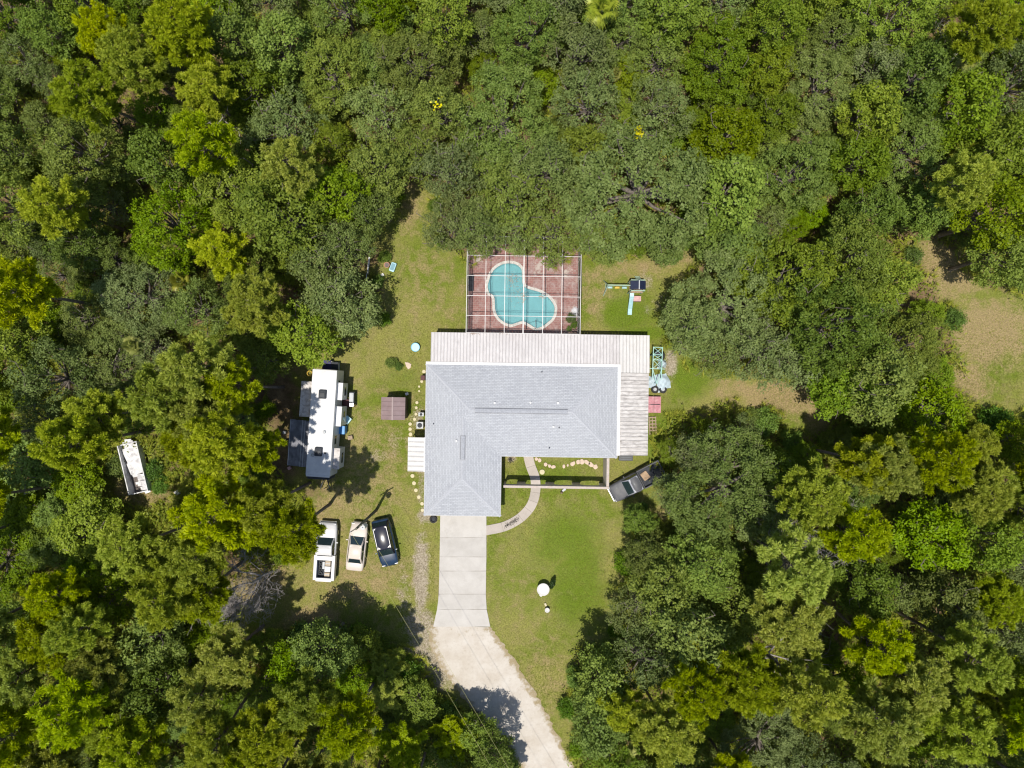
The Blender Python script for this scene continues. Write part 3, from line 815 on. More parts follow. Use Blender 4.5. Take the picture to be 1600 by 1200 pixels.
MB().box((wl_ / 2, 0, CH + .03), (wl_ + .04, .22, .06)).build('wall_cap', M['court_cap'], cw)
cc = Matrix.Rotation(-wa, 3, 'Z') @ (C_ - A_)
MB().box((wl_ - .1, (cc.y + .1) / 2, CH / 2 - .05), (.2, cc.y - .1, CH + .1 - .004)).build('return_wall', M['court'], cw)
MB().box((wl_ - .1, (cc.y + .13) / 2, CH + .03), (.25, cc.y - .13, .06)).build('wall_cap', M['court_cap'], cw)

# ---------------------------------------------------------------- stepping stones and flagstones
M['stone'] = paint('pale_paver', (0.60, 0.54, 0.36), 0.9, var=0.1, dirt=(.38, .34, .2), dirt_amt=.5, dirt_scale=6)
M['flag'] = paint('flagstone', (0.60, 0.48, 0.39), 0.9, var=0.12, dirt=(.4, .3, .22), dirt_amt=.5, dirt_scale=5)
rr = random.Random(11)
def stone(name, px, py, r, mat, label, group, n=14, irr=.05, sx=1, sy=1, rot=0, h=.05, cat='stone'):
    pts = []
    for i in range(n):
        t = 2 * math.pi * i / n; k = 1 + rr.uniform(-irr, irr)
        x, y = r / PPM * sx * math.cos(t) * k, r / PPM * sy * math.sin(t) * k
        pts.append((x * math.cos(rot) - y * math.sin(rot), x * math.sin(rot) + y * math.cos(rot)))
    o_ = MB().poly(pts, -.1, h).build(name, mat, None, loc=P(px, py))
    return tag(o_, label, cat, group)
for px, py, r in [(662.5,580.5,2.8),(662,589,2.2),(659,596,2.2),(655,604,1.7),(655,611,1.6),(651.5,629,2.4),(650.5,637,2.2),(650,647,2.3),(647.8,655,2.5),(641,662.5,2.7),(641,670.5,2.7),(641.5,678.5,2.9),
                  (644.5,743.5,3),(647,755,3),(650,766,2.9),(654.5,776.5,2.8),(659.5,787,2.8),(660,797,2.5)]:
    stone('stepping_stone', px, py, r, M['stone'], 'round yellowish stepping stone in the line along the house side wall', 'stepping stones along the house')
for px, py, r, sx, sy, ro in [(838,717,3,1,.9,.3),(843,719.5,2.8,1,1.2,0),(852.5,725.5,2.9,1,1.1,0),(858.5,728,2.4,1,1.1,0),(864.5,729.5,3.2,1.2,.8,.2),(881,728.5,2.4,.8,1.3,0),(887,727,1.8,.8,1.1,0),
                              (895,724.5,3.6,1.3,.9,.5),(903.5,722,3.2,1,1.1,0),(909.5,721.5,3.6,1,1.2,.2),(917,722.5,4,1.2,.8,-.6),(923.5,726,3.8,1.2,.9,-.6),(930.5,729.5,3.4,1,1.2,-.2)]:
    stone('flagstone', px, py, r, M['flag'], 'pinkish flagstone in the winding row inside the courtyard', 'flagstones in the courtyard', n=9, irr=.16, sx=sx, sy=sy, rot=ro, h=.06)
stone('stone_disc', 847, 737.5, 4, M['stone'], 'round yellow stone disc lying beside the walk inside the courtyard', None, n=16, h=.06)
stone('stone_slab', 638, 571, 6, M['flag'], 'large pale broken stone slab lying on the grass near the blue tub', None, n=6, irr=.35, sx=.8, sy=1.1, rot=.4, h=.07)

# ---------------------------------------------------------------- trees: built once per kind and size, copied with their parts
def unit(v):
    return v / np.maximum(np.linalg.norm(v, axis=1, keepdims=True), 1e-6)
def leaf_quads(c, nrm, Ln, Wd, rs):
    n = len(c)
    r = rs.normal(size=(n, 3)); t = unit(np.cross(nrm, r)); b = np.cross(nrm, t)
    Ln = np.broadcast_to(Ln, (n,))[:, None] * rs.uniform(.7, 1.3, (n, 1)); Wd = np.broadcast_to(Wd, (n,))[:, None] * rs.uniform(.7, 1.3, (n, 1))
    V = np.stack([c - t * Ln / 2, c + b * Wd / 2 - nrm * Wd * .12, c + t * Ln / 2, c - b * Wd / 2 - nrm * Wd * .12], 1).reshape(-1, 3)
    return V, np.arange(4 * n).reshape(n, 4)
def tube_np(pts, rad, n=5):
    V = []; F = []
    for i, (p, r) in enumerate(zip(pts, rad)):
        d = (pts[min(i + 1, len(pts) - 1)] - pts[max(i - 1, 0)]); d = d / (np.linalg.norm(d) + 1e-9)
        a = np.cross(d, (0.3, 0.9, 0.2)); a /= np.linalg.norm(a) + 1e-9; b = np.cross(d, a)
        for k in range(n):
            t = 2 * math.pi * k / n; V.append(p + (a * math.cos(t) + b * math.sin(t)) * r)
    for i in range(len(pts) - 1):
        for k in range(n):
            F.append((i * n + k, i * n + (k + 1) % n, (i + 1) * n + (k + 1) % n, (i + 1) * n + k))
    return np.array(V), np.array(F)
def join_np(parts):
    V = []; F = []; k = 0
    for v, f in parts:
        V.append(v); F.append(np.asarray(f) + k); k += len(v)
    return np.concatenate(V), np.concatenate(F)

def oak(seed, R, zc, Hc, nl, nt, nlf, leaf, mat, up=.35, lobe=(.26, .42), twigs=14):
    """crown of lobes > tufts > leaves, over a forked trunk"""
    Hc *= 1.22
    rs = np.random.RandomState(seed)
    ph = rs.uniform(0, 6.28, 4)
    outl = lambda a: 1 + .13 * np.sin(2 * a + ph[0]) + .10 * np.sin(3 * a + ph[1]) + .07 * np.sin(5 * a + ph[2])
    C = []; RL = []
    tries = 0
    zz = 0
    while len(C) < nl and tries < 4000:
        tries += 1
        ct = rs.uniform(-.25, 1); st_ = math.sqrt(max(0, 1 - ct * ct)); a = rs.uniform(0, 6.283)
        k = rs.uniform(.70, .98) * outl(a); rl = R * rs.uniform(*lobe) * (1.0 if ct > .2 else .85)
        p = np.array([R * k * st_ * math.cos(a), R * k * st_ * math.sin(a), Hc * ct * rs.uniform(.72, 1.15)])
        p *= np.array([1 - .5 * rl / R, 1 - .5 * rl / R, 1])
        if all(np.linalg.norm((p - q) * (1, 1, .7)) > .74 * (rl + r) for q, r in zip(C, RL)):
            C.append(p); RL.append(rl)
    C = np.array(C); RL = np.array(RL)
    li = np.repeat(np.arange(len(C)), nt)
    d = rs.normal(size=(len(li), 3)); d[:, 2] = np.abs(d[:, 2]) * .9 - .25 * rs.rand(len(li)); d = unit(d)
    wob = 1 + .18 * np.sin(d[:, 0] * 7 + li) * np.cos(d[:, 1] * 6 + li * 2)
    T = C[li] + d * (RL[li] * rs.uniform(.62, 1.03, len(li)) * wob)[:, None] * np.array([1, 1, .78])
    tv = rs.rand(len(T))
    ti = np.repeat(np.arange(len(T)), nlf)
    LC = T[ti] + rs.normal(size=(len(ti), 3)) * np.array([.17, .17, .12])
    nr = unit(d[ti] * .7 + np.array([0, 0, up]) + rs.normal(size=(len(ti), 3)) * .55)
    V, F = leaf_quads(LC + np.array([0, 0, zc]), nr, leaf, leaf * .58, rs)
    lv = np.clip(.50 * rs.rand(len(ti)) + .38 * tv[ti] + .12 * rs.rand(len(C))[li[ti]], 0, 1)
    crown = mesh_np('crown', V, F, mat, lv=lv)
    # trunk and limbs
    parts = []
    fork = np.array([rs.uniform(-.25, .25), rs.uniform(-.25, .25), max(1.2, zc - Hc * .45)])
    tr = .06 * R + .05
    parts.append(tube_np(np.array([(0, 0, -.3), (.02, 0, .4), fork * .55 + (.08, -.05, 0), fork]), [tr * 1.5, tr * 1.1, tr, tr * .85], 7))
    limbs = rs.permutation(len(C))[:min(len(C), 18)]
    for i in limbs:
        e = C[i] + (0, 0, zc - RL[i] * .2); md = (fork + e) / 2 + rs.normal(size=3) * .15 * R * .4 + (0, 0, -.1 * R)
        parts.append(tube_np(np.array([fork, md, e]), [tr * .6, tr * .35, tr * .12], 5))
    for i in range(twigs):                              # bare grey twigs that stick out of the leaves
        j = limbs[rs.randint(len(limbs))]; dd = unit(rs.normal(size=(1, 3)) + (0, 0, .6))[0]
        a = C[j] + (0, 0, zc - RL[j] * .2); b_ = a + dd * RL[j] * 1.12 + rs.normal(size=3) * .25; c_ = b_ + unit(rs.normal(size=(1, 3)) * (1, 1, .3))[0] * .45
        parts.append(tube_np(np.array([a, b_, c_]), [.045, .035, .015], 4))
    V, F = join_np(parts)
    return dict(crown=crown, trunk=mesh_np('trunk', V, F, M['bark'], smooth=True), R=R, zc=zc + Hc * .45)

def pine(seed, H, R, mat, nb=40, needles=95, lean=.6):
    """tall bare trunk, crown of needle tufts at the branch ends"""
    rs = np.random.RandomState(seed)
    le = rs.uniform(0, 6.28); lx, ly = lean * math.cos(le), lean * math.sin(le)
    tp = lambda f: np.array([lx * f * f + .12 * math.sin(f * 5 + seed), ly * f * f, H * f])
    parts = [tube_np(np.array([tp(f) + (0, 0, -.3 if f == 0 else 0) for f in np.linspace(0, 1, 9)]), np.linspace(.19, .045, 9), 7)]
    Tc = []; Td = []
    for i in range(nb):
        f = .62 + .38 * (i + rs.rand()) / nb
        a = i * 2.399 + rs.uniform(-.5, .5)
        prof = min(1.0, .45 + (f - .62) / .12 * .55) * (1 - .72 * max(0, (f - .76) / .24) ** 1.6)
        ln = R * prof * rs.uniform(.6, 1.08) + .3
        o = tp(f); dr = np.array([math.cos(a), math.sin(a), rs.uniform(.05, .35)])
        p1 = o + dr * ln * .5; p2 = o + dr * ln * .92 + (0, 0, .10 * ln)
        parts.append(tube_np(np.array([o, p1, p2]), [.05, .035, .015], 4))
        k = 2 + int(ln / .62)
        for s in range(k):
            u = .38 + .62 * (s + rs.rand() * .6) / k
            base = o + dr * ln * u + (0, 0, .10 * ln * u * u)
            side = np.array([-dr[1], dr[0], 0]) * rs.uniform(-.5, .5) * (.35 + .5 * u * ln / 2.2)
            q = base + side + (0, 0, rs.uniform(.0, .25))
            parts.append(tube_np(np.array([base, q]), [.02, .012], 3))
            Tc.append(q); Td.append(unit((dr * .45 + side * .6 + (0, 0, .75))[None])[0])
        Tc.append(p2); Td.append(unit((dr + (0, 0, .5))[None])[0])
    Tc.append(tp(1.0)); Td.append(np.array([0, 0, 1.]))
    Tc = np.array(Tc); Td = np.array(Td); n = len(Tc)
    ti = np.repeat(np.arange(n), needles)
    d = unit(rs.normal(size=(len(ti), 3)) * .62 + Td[ti] * .62)
    ln = rs.uniform(.26, .44, len(ti))
    base = Tc[ti] + Td[ti] * rs.uniform(-.22, .10, (len(ti), 1)) + d * .04
    tip = base + d * ln[:, None] + np.array([0, 0, -.03])
    sd_ = unit(np.cross(d, rs.normal(size=d.shape))) * (.030 + .014 * rs.rand(len(ti), 1))
    mid = base + d * (ln * .55)[:, None]
    V = np.stack([base, mid - sd_, tip, mid + sd_], 1).reshape(-1, 3)
    F = np.arange(len(V)).reshape(-1, 4)
    lv = np.clip(.45 * rs.rand(len(ti)) + .55 * rs.rand(n)[ti], 0, 1)
    crown = mesh_np('crown', V, F, mat, lv=lv)
    V, F = join_np(parts)
    return dict(crown=crown, trunk=mesh_np('trunk', V, F, M['bark_pine'], smooth=True), R=R, zc=H * .86)

def bare_tree(seed, H, R, depth=5):
    rs = np.random.RandomState(seed); parts = []
    def grow(p, d, ln, r, k):
        n = 3; pts = [p]
        for i in range(n):
            d = unit((d + rs.normal(size=3) * .22)[None])[0]; p = p + d * ln / n; pts.append(p)
        parts.append(tube_np(np.array(pts), np.linspace(r, r * .62, n + 1), 5 if k > 3 else 4))
        if k <= 0: return
        for j in range(rs.randint(2, 5) if k < 4 else 4):
            nd = unit((d * .75 + rs.normal(size=3) * .62 + (0, 0, .05))[None])[0]
            grow(pts[rs.randint(1, n + 1)], nd, ln * rs.uniform(.55, .85), max(r * .55, .014), k - 1)
    grow(np.array([0, 0, -.3]), np.array([rs.uniform(-.15, .15), rs.uniform(-.15, .15), 1.0]), H * .42, .16, depth)
    V, F = join_np(parts)
    cut = V[:, 2] < -.35
    V[cut, 2] = -.2
    return V, F

def palm(seed, H, mat, nf=26, fan=.95):
    rs = np.random.RandomState(seed); V = []; F = []; lv = []
    for i in range(nf):
        a = i * 2.4 + rs.uniform(-.3, .3); el = rs.uniform(-.3, 1.35)
        d = np.array([math.cos(a) * math.cos(el), math.sin(a) * math.cos(el), math.sin(el)])
        o = np.array([0, 0, H]); c = o + d * rs.uniform(.25, 1.0)
        s = unit(np.cross(d, (0, 0, 1.0))[None])[0]; up = np.cross(s, d)
        tone = rs.rand()
        V += [o + s * .02, o - s * .02, c - s * .015, c + s * .015]; k = len(V); F.append((k - 4, k - 3, k - 2, k - 1)); lv.append(.4)
        for j in range(15):
            t = (j - 7) / 7 * 1.25
            ld = d * math.cos(t) + s * math.sin(t) - up * .12; ln = fan * rs.uniform(.8, 1.1) * (1 - .12 * abs(t))
            tip = c + ld * ln + np.array([0, 0, -.20 * ln]); md = c + ld * ln * .5; w = np.cross(ld, up); w = w / np.linalg.norm(w) * .045
            k = len(V); V += [c, md - w, tip, md + w]; F.append((k, k + 1, k + 2, k + 3)); lv.append(.65 * tone + .35 * rs.rand())
    return dict(crown=mesh_np('crown', np.array(V), np.array(F), mat, lv=lv), R=1.5, zc=H,
                trunk=mesh_np('trunk', *tube_np(np.array([(0, 0, -.3), (.05, 0, H * .5), (0, 0, H + .05)]), [.22, .17, .15], 9), M['bark'], smooth=True))

PR = {
    'L': [oak(21, 3.1, 6.3, 2.2, 30, 24, 15, .21, M['leaf_live']), oak(22, 3.3, 6.6, 2.3, 34, 24, 15, .21, M['leaf_live']), oak(23, 2.9, 6.0, 2.4, 28, 26, 15, .21, M['leaf_live'])],
    'LL': [oak(31, 5.2, 7.2, 2.9, 60, 30, 16, .23, M['leaf_live'], lobe=(.17, .28), twigs=40), oak(32, 5.6, 7.0, 2.7, 72, 30, 16, .23, M['leaf_live'], lobe=(.15, .26), twigs=50)],
    'O': [oak(41, 2.8, 6.2, 2.5, 26, 26, 14, .24, M['leaf_oak'], twigs=6), oak(42, 3.0, 6.6, 2.6, 30, 26, 14, .24, M['leaf_oak'], twigs=8), oak(43, 2.6, 5.8, 2.6, 24, 28, 14, .24, M['leaf_oak'], twigs=5)],
    'OO': [oak(51, 4.4, 7.0, 3.0, 50, 28, 15, .25, M['leaf_oak'], lobe=(.18, .30), twigs=16)],
    'P': [pine(61, 13.5, 2.5, M['leaf_pine']), pine(62, 14.5, 2.7, M['leaf_pine'], nb=46), pine(63, 12.5, 2.4, M['leaf_pine'], nb=36), pine(64, 15.0, 2.6, M['leaf_pine'], nb=42, lean=1.0), pine(65, 13.0, 2.9, M['leaf_pine'], nb=52)],
    'S': [oak(71, 1.0, .75, .75, 12, 18, 12, .16, M['leaf_shrub'], twigs=2), oak(72, 1.1, .85, .8, 14, 18, 12, .18, M['leaf_shrub'], twigs=3)],
    'K': [palm(81, 4.2, M['leaf_palm']), palm(82, 5.0, M['leaf_palm'], nf=30)],
}
NAME = {'L': 'live_oak', 'LL': 'live_oak', 'O': 'oak_tree', 'OO': 'oak_tree', 'P': 'pine_tree', 'S': 'shrub', 'K': 'palm_tree'}
CAT = {'L': 'tree', 'LL': 'tree', 'O': 'tree', 'OO': 'tree', 'P': 'tree', 'S': 'shrub', 'K': 'palm tree'}
tr_r = random.Random(77)
def zone(px, py):
    if py < 300 and px > 1180: return 'in the woods behind the tan clearing'
    if py < 300 and px > 640: return 'in the woods behind the pool'
    if px <= 640 and py < 260: return 'in the woods behind the narrow strip of lawn'
    if px <= 640 and py < 545: return 'in the woods beside the lawn with the oblong blue basin'
    if px < 640 and py < 900: return 'in the woods around the collapsed white trailer'
    if px < 400 and py >= 900: return 'in the woods beyond the bare dead tree'
    if px < 850: return 'in the thicket between the service truck and gravel road'
    if py < 690: return 'in the grove between play set and tan clearing'
    if px > 1230: return 'in the pine woods far beyond the grey pickup'
    return 'in the woods just past the grey pickup'
LOOK = {'L': 'grey-green live oak', 'LL': 'broad domed grey-green live oak', 'O': 'deep green bumpy-crowned oak',
        'OO': 'broad deep green oak', 'P': 'tall yellow-green tufted pine', 'S': 'low bright green leafy shrub', 'K': 'pale yellow-green fan palm'}
GRP = {'L': 'live oaks', 'LL': 'wide live oaks', 'O': 'oaks', 'OO': 'wide oaks', 'P': 'pines', 'S': 'shrubs', 'K': 'palms'}
def plant(kind, px, py, r, label=None, zs=None):
    """a tree whose crown is seen at this place with this radius in photograph pixels"""
    pr = tr_r.choice(PR[kind])
    if zs is None and kind in ('L', 'O', 'OO', 'P'): zs = tr_r.uniform(.84, 1.18)
    s = 1.0
    for _ in range(3):                                  # crown height and seen size settle together
        z = pr['zc'] * s * (zs or 1)
        s = (r / PPM * (CAM_H - z) / CAM_H) / pr['R']
        if kind == 'P': s = .5 * s + .5 * 1.0 if s < 1 else s ** .6
    z = pr['zc'] * s * (zs or 1)
    w = P(px, py, z)
    zn = zone(px, py)
    e = empty(NAME[kind], (w.x, w.y, -.03), 0, label or (LOOK[kind] + ' ' + zn), CAT[kind], None if label else GRP[kind] + ' ' + zn)
    rz = tr_r.uniform(0, 6.283)
    for nm in ('trunk', 'crown'):
        link(nm, pr[nm], e, rot=(0, 0, rz), scale=(s * tr_r.uniform(.97, 1.03), s, s * (zs or 1)))
    return e

HAND = [
 # behind the pool
 ('LL',1003,292,112,'very broad grey-green live oak dome reaching down to the grass beside the play set'), ('L',706,345,46,'live oak overhanging the lawn at the left corner of the pool cage'),
 ('L',742,352,44,'live oak overhanging the left end of the pool cage'), ('L',800,300,60,None), ('L',806,352,40,'live oak over the middle of the pool cage far end'), ('L',866,352,50,'live oak over the right end of the pool cage'),
 ('LL',790,180,84,None), ('L',850,262,52,None), ('L',700,262,50,None), ('L',650,235,46,None), ('O',926,232,42,None), ('O',1140,300,58,None), ('O',1152,385,52,None), ('L',1040,370,40,None), ('L',940,372,40,None), ('L',760,255,44,None),
 # the grove right of the play set
 ('LL',1140,472,90,'wide live oak whose edge shades the lawn right of the play set'), ('L',1085,505,48,None), ('OO',1238,438,80,None), ('L',1195,552,60,None), ('L',1120,545,42,None), ('OO',1308,505,80,None), ('OO',1335,415,72,None), ('O',1385,440,44,None),
 ('OO',1415,545,64,'dark green oak at the edge of the tan clearing'), ('O',1378,600,62,None), ('O',1320,610,46,None), ('L',1250,560,50,None), ('O',1572,398,44,None), ('O',1575,330,60,None), ('O',1465,322,44,None),
 # beside the grey pickup
 ('LL',1138,765,92,'wide grey-green live oak overhanging the grey pickup bed'), ('L',1105,715,44,None), ('L',1165,690,34,None), ('O',1098,680,22,'small yellowish oak in front of the oak over the grey pickup'), ('L',1060,770,34,None), ('L',1190,800,50,None),
 ('O',1210,730,34,None), ('O',1012,868,36,None), ('O',1044,925,52,None), ('L',1003,952,46,None), ('O',1085,1000,58,None), ('L',1010,1040,52,None), ('O',945,1075,46,None), ('O',935,1140,44,None), ('O',1100,890,52,None), ('O',1000,815,24,None),
 ('P',968,1100,24,'small bright yellow pine at the woods edge beside the gravel road'), ('P',1035,1140,52,None), ('P',1095,1085,40,None), ('O',955,1190,44,None), ('P',1400,735,52,None), ('P',1350,720,44,None), ('P',1470,730,46,None), ('P',1540,760,50,None),
 # left of the yard
 ('L',528,378,44,None), ('L',572,325,44,None), ('L',530,470,56,'live oak shading the lawn behind the long white travel trailer'), ('L',498,415,52,None), ('L',563,480,34,None), ('O',430,330,68,None), ('O',470,520,52,None), ('OO',375,300,72,None), ('L',440,190,58,None),
 ('O',590,255,46,None), ('O',520,300,50,None), ('P',310,570,58,None), ('P',245,612,52,None), ('P',365,606,40,None), ('O',405,560,36,None), ('P',330,700,58,None), ('P',350,800,72,None), ('P',300,860,50,None), ('P',445,835,46,'pine leaning out over the white service truck'),
 ('P',412,790,40,None), ('P',112,690,44,None), ('P',140,650,44,None), ('P',296,690,40,None), ('P',250,920,50,None), ('P',310,925,44,None), ('P',200,860,48,None), ('P',345,1040,50,None), ('P',480,1105,48,None), ('P',392,700,30,None), ('P',300,650,44,None),
 ('P',140,135,50,'bright yellow-green pine crown standing among the grey oaks'), ('P',275,50,56,None), ('P',14,450,56,None), ('P',1540,25,52,None),
 # bottom edge
 ('O',500,1025,46,None), ('O',455,1050,42,None), ('O',562,1015,30,None), ('P',430,1150,50,None), ('P',520,1250,44,None), ('P',560,1285,40,None), ('P',470,1240,44,None), ('P',648,1252,36,None), ('P',690,1266,32,None), ('P',545,1150,48,None), ('O',770,1190,36,None), ('O',745,1150,30,None),
]
placed = []
for k, px, py, r, lb in HAND:
    plant(k, px, py, r, lb); placed.append((px, py, r))
for px, py in ((50, 832), (35, 800), (70, 860)):
    plant('O', px, py, 34, zs=.55); placed.append((px, py, 34))
fr = random.Random(2024)
def kind_at(px, py):
    u = fr.random()
    if py < 560 and px < 620: return 'L' if u < .42 else ('O' if u < .92 else 'P')
    if py < 660: return 'L' if u < .45 else ('O' if u < .98 else 'P')
    if px < 860: return 'P' if u < .76 else 'O'
    if px > 1160: return 'P' if u < .62 else ('O' if u < .9 else 'L')
    return 'O' if u < .6 else ('P' if u < .82 else 'L')
counts = {'L': 0, 'O': 0, 'P': 0}
def fill(n, rlo, rhi, ov, kinds=None, slack=.9, zs=None):
    for _ in range(n):
        px, py = fr.uniform(-70, 1670), fr.uniform(-70, 1270)
        r = fr.uniform(rlo, rhi)
        k = kinds or kind_at(px, py)
        if px > 1180 and py > 860 and r < 44 and fr.random() < .55: continue
        A = np.array(placed)
        d = np.hypot(A[:, 0] - px, A[:, 1] - py)
        if np.any(d < ov * (A[:, 2] + r)): continue
        q = np.array([[px, py]])
        if min(poly_sd(q, YARD)[0], poly_sd(q, CLEARING)[0], poly_sd(q, RUIN)[0] - (14 if k == 'P' else 4)) < r * slack: continue
        zq = zs
        if k == 'P' and math.hypot(px - 55, py - 825) < 105:
            k = 'O'; zq = .55
        if 560 < px < 860 and 985 < py < 1400:                # young growth beside the road
            r *= .8; zq = .5; k = 'O' if fr.random() < .6 else 'P'
        plant('OO' if (k == 'O' and r > 56) else ('LL' if (k == 'L' and r > 60) else k), px, py, r, zs=zq); placed.append((px, py, r)); counts[k] = counts.get(k, 0) + 1
fill(2600, 44, 70, .75)
fill(4000, 30, 44, .72)
fill(4000, 20, 30, .66, kinds='O', zs=.8)
# shrubs along the edges of the woods and on the lawn
for px, py, r, lb in [(611,567,8,'round dark green shrub on the lawn near the round blue tub'), (623,573,6,'yellow-green shrub beside the round dark shrub on the lawn'), (600,400,9,'leafy shrub behind the terracotta pot'), (588,440,10,None),
                  (560,1000,18,None), (520,995,20,None), (470,1000,20,None), (600,1020,16,None), (680,1100,14,None), (640,1050,18,None), (700,1115,16,None), (735,1140,16,None), (770,1165,18,None), (795,1195,16,None), (425,560,18,None), (470,545,14,None), (600,500,10,None), (412,640,14,None),
                  (1000,800,12,None), (1240,690,16,None), (1200,660,18,None), (1180,650,12,None), (1305,690,18,None), (975,880,16,None), (965,985,12,None), (900,1060,14,None), (885,1110,14,None), (905,1170,14,None), (250,760,12,None), (240,735,14,None), (180,730,14,None), (440,870,14,None), (480,850,10,None), (465,830,14,None),
                  (1430,400,14,None), (1495,500,16,None), (1560,660,22,None), (1480,650,20,None), (1400,680,20,None), (1330,680,16,None), (620,310,12,None), (680,320,10,None), (690,375,10,None), (1078,378,12,None), (1055,400,10,None)]:
    plant('S', px, py, r, lb)
plant('P', 712, 1160, 26, 'small bright yellow pine at the bend beside the power lines', zs=.45)
plant('K', 940, 14, 28, 'fan palm with bright yellow-green fronds rising out of the oaks, largest of the palms', zs=1.75)
for px, py, r in [(948,74,12), (962,116,10), (1510,95,16), (250,370,22), (258,392,18), (1505,240,18), (285,440,18), (975,1172,18), (210,540,16)]: plant('K', px, py, r, zs=1.9)

# bare dead trees
dead_m = {}
def dead(px, py, H, seed, label, lean=(0, 0), depth=5):
    V, F = bare_tree(seed, H, 3, depth)
    V[:, 0] += lean[0] * np.maximum(V[:, 2], 0) / H; V[:, 1] += lean[1] * np.maximum(V[:, 2], 0) / H
    e = empty('dead_tree', P(px, py), 0, label, 'dead tree')
    link('branches', mesh_np('branches', V, F, M['deadwood'], smooth=True), e)
dead(432, 892, 8.0, 4, 'bare grey dead tree standing at the edge of the lawn behind the white service truck', (-1.2, -.9), 6)
dead(1275, 800, 9.5, 9, 'bare grey dead tree among the yellow pines past the grey pickup', (.3, -.4), 6)
dead(1430, 150, 10.5, 12, 'pale bare dead tree poking out of the green oaks behind the clearing', (.3, .2), 4)
dead(1440, 15, 9.0, 15, 'dark grey bare dead tree beside the bright yellow pine', (.2, .2), 5)
dead(1180, 1010, 10.0, 18, 'thin grey dead snag in the woods beyond the gravel road', (.3, -.3), 4)
dead(365, 210, 9.0, 22, 'forked pale dead tree poking out of the oaks past the lawn', (0, .3), 3)
# yellow blooms on the canopy
rsy = np.random.RandomState(8)
for px, py, n, lb in ((684,163,18,'small clump of bright yellow blossom on the oak canopy, smaller of the two'), (998,205,34,'bright yellow blossom clump on the edge of the very broad live oak')):
    c = rsy.normal(size=(n, 3)) * (.2, .26, .15)
    V, F = leaf_quads(c, unit(rsy.normal(size=(n, 3)) + (0, 0, 1.2)), .24, .17, rsy)
    V2, F2 = tube_np(np.array([(0.1, 0, -1.6), (0, 0, -.5), (0, 0, .1)]), [.03, .025, .01], 4)
    e = empty('blossom_clump', P(px, py, 10.2), 0, lb, 'blossom')
    tag(link('petals', mesh_np('petals', V, F, M['leaf_yellow'], lv=rsy.rand(n)), e), kind='stuff'); link('stem', mesh_np('stem', V2, F2, M['bark']), e)

# ---------------------------------------------------------------- undergrowth on the forest floor (nobody could count it)
rs = np.random.RandomState(31)
n = 30000
q = np.stack([rs.uniform(-60, 1660, n), rs.uniform(-60, 1260, n)], 1)
sdq = np.minimum(np.minimum(poly_sd(q, YARD), poly_sd(q, CLEARING)), poly_sd(q, RUIN) + 8)
keep = sdq > rs.uniform(-6, 10, n)
q = q[keep]
low = (q[:, 1] > 620)
keep = low | (rs.rand(len(q)) < .45)
q = q[keep]; low = (q[:, 1] > 620)
wx, wy = (q[:, 0] - 800) / PPM, (600 - q[:, 1]) / PPM
Vs = []; Fs = []; lvs = []; k0 = 0
# palmetto fans
pi = np.where(rs.rand(len(q)) < .40)[0]
nf, nl_ = 6, 8
for f in range(nf):
    a = rs.uniform(0, 6.28, len(pi)); el = rs.uniform(.15, 1.0, len(pi)); ht = rs.uniform(.3, 1.0, len(pi))
    d = np.stack([np.cos(a) * np.cos(el), np.sin(a) * np.cos(el), np.sin(el)], 1)
    s = unit(np.cross(d, np.array([[0, 0, 1.]])))
    c = np.stack([wx[pi], wy[pi], np.full(len(pi), .1)], 1) + d * ht[:, None]
    tone = rs.rand(len(pi))
    for j in range(nl_):
        t = (j - 3.5) / 3.5 * 1.5
        ld = unit(d * math.cos(t) + s * math.sin(t)); ln = rs.uniform(.45, .8, (len(pi), 1))
        w = unit(np.cross(ld, d + (0, 0, .4))) * .05
        V = np.stack([c - w, c + w, c + ld * ln + (0, 0, -.06)], 1).reshape(-1, 3)
        Vs.append(V); lvs.append(np.clip(.45 + .4 * tone + .2 * rs.rand(len(pi)), 0, 1))
# leafy brush
bi = np.where(rs.rand(len(q)) < .75)[0]
for j in range(14):
    hh = rs.uniform(.1, 1.1, len(bi))
    c = np.stack([wx[bi] + rs.normal(size=len(bi)) * .4, wy[bi] + rs.normal(size=len(bi)) * .4, hh], 1)
    nr = unit(rs.normal(size=c.shape) * .6 + (0, 0, 1)); t = unit(np.cross(nr, rs.normal(size=c.shape))); b2 = np.cross(nr, t)
    V = np.stack([c - t * .16, c + b2 * .14, c + t * .18], 1).reshape(-1, 3)
    Vs.append(V); lvs.append(np.clip(.1 + .55 * rs.rand(len(bi)), 0, 1))
V = np.concatenate(Vs); F = np.arange(len(V)).reshape(-1, 3)
tag(link('undergrowth', mesh_np('undergrowth', V, F, M['leaf_brush'], lv=np.concatenate(lvs))), 'tangled palmetto and brush covering the forest floor', 'undergrowth', kind='stuff')

# lawn grass: short blades
n = 190000
q = np.stack([rs.uniform(340, 1320, n), rs.uniform(285, 1200, n)], 1)
q2 = np.stack([rs.uniform(1400, 1640, n // 9), rs.uniform(370, 670, n // 9)], 1)
q3 = np.stack([rs.uniform(150, 310, n // 22), rs.uniform(690, 810, n // 22)], 1)
q = np.concatenate([q, q2, q3])
inside = np.minimum(np.minimum(poly_sd(q, YARD), poly_sd(q, CLEARING)), poly_sd(q, RUIN)) < rs.uniform(-4, 14, len(q))
for hole in ([(660,530),(970,530),(970,720),(786,720),(786,806),(660,806)], [(728,372),(908,372),(908,530),(728,530)], [(672,515),(1016,515),(1016,716),(965,716),(965,570),(672,570)], [(683,800),(764,800),(764,950),(770,980),(895,1200),(812,1200),(672,1000),(680,960)]):
    inside &= poly_sd(q, hole) > 1.0
wl2 = np.array([[800 + v.x * PPM, 600 - v.y * PPM] for v in cl])
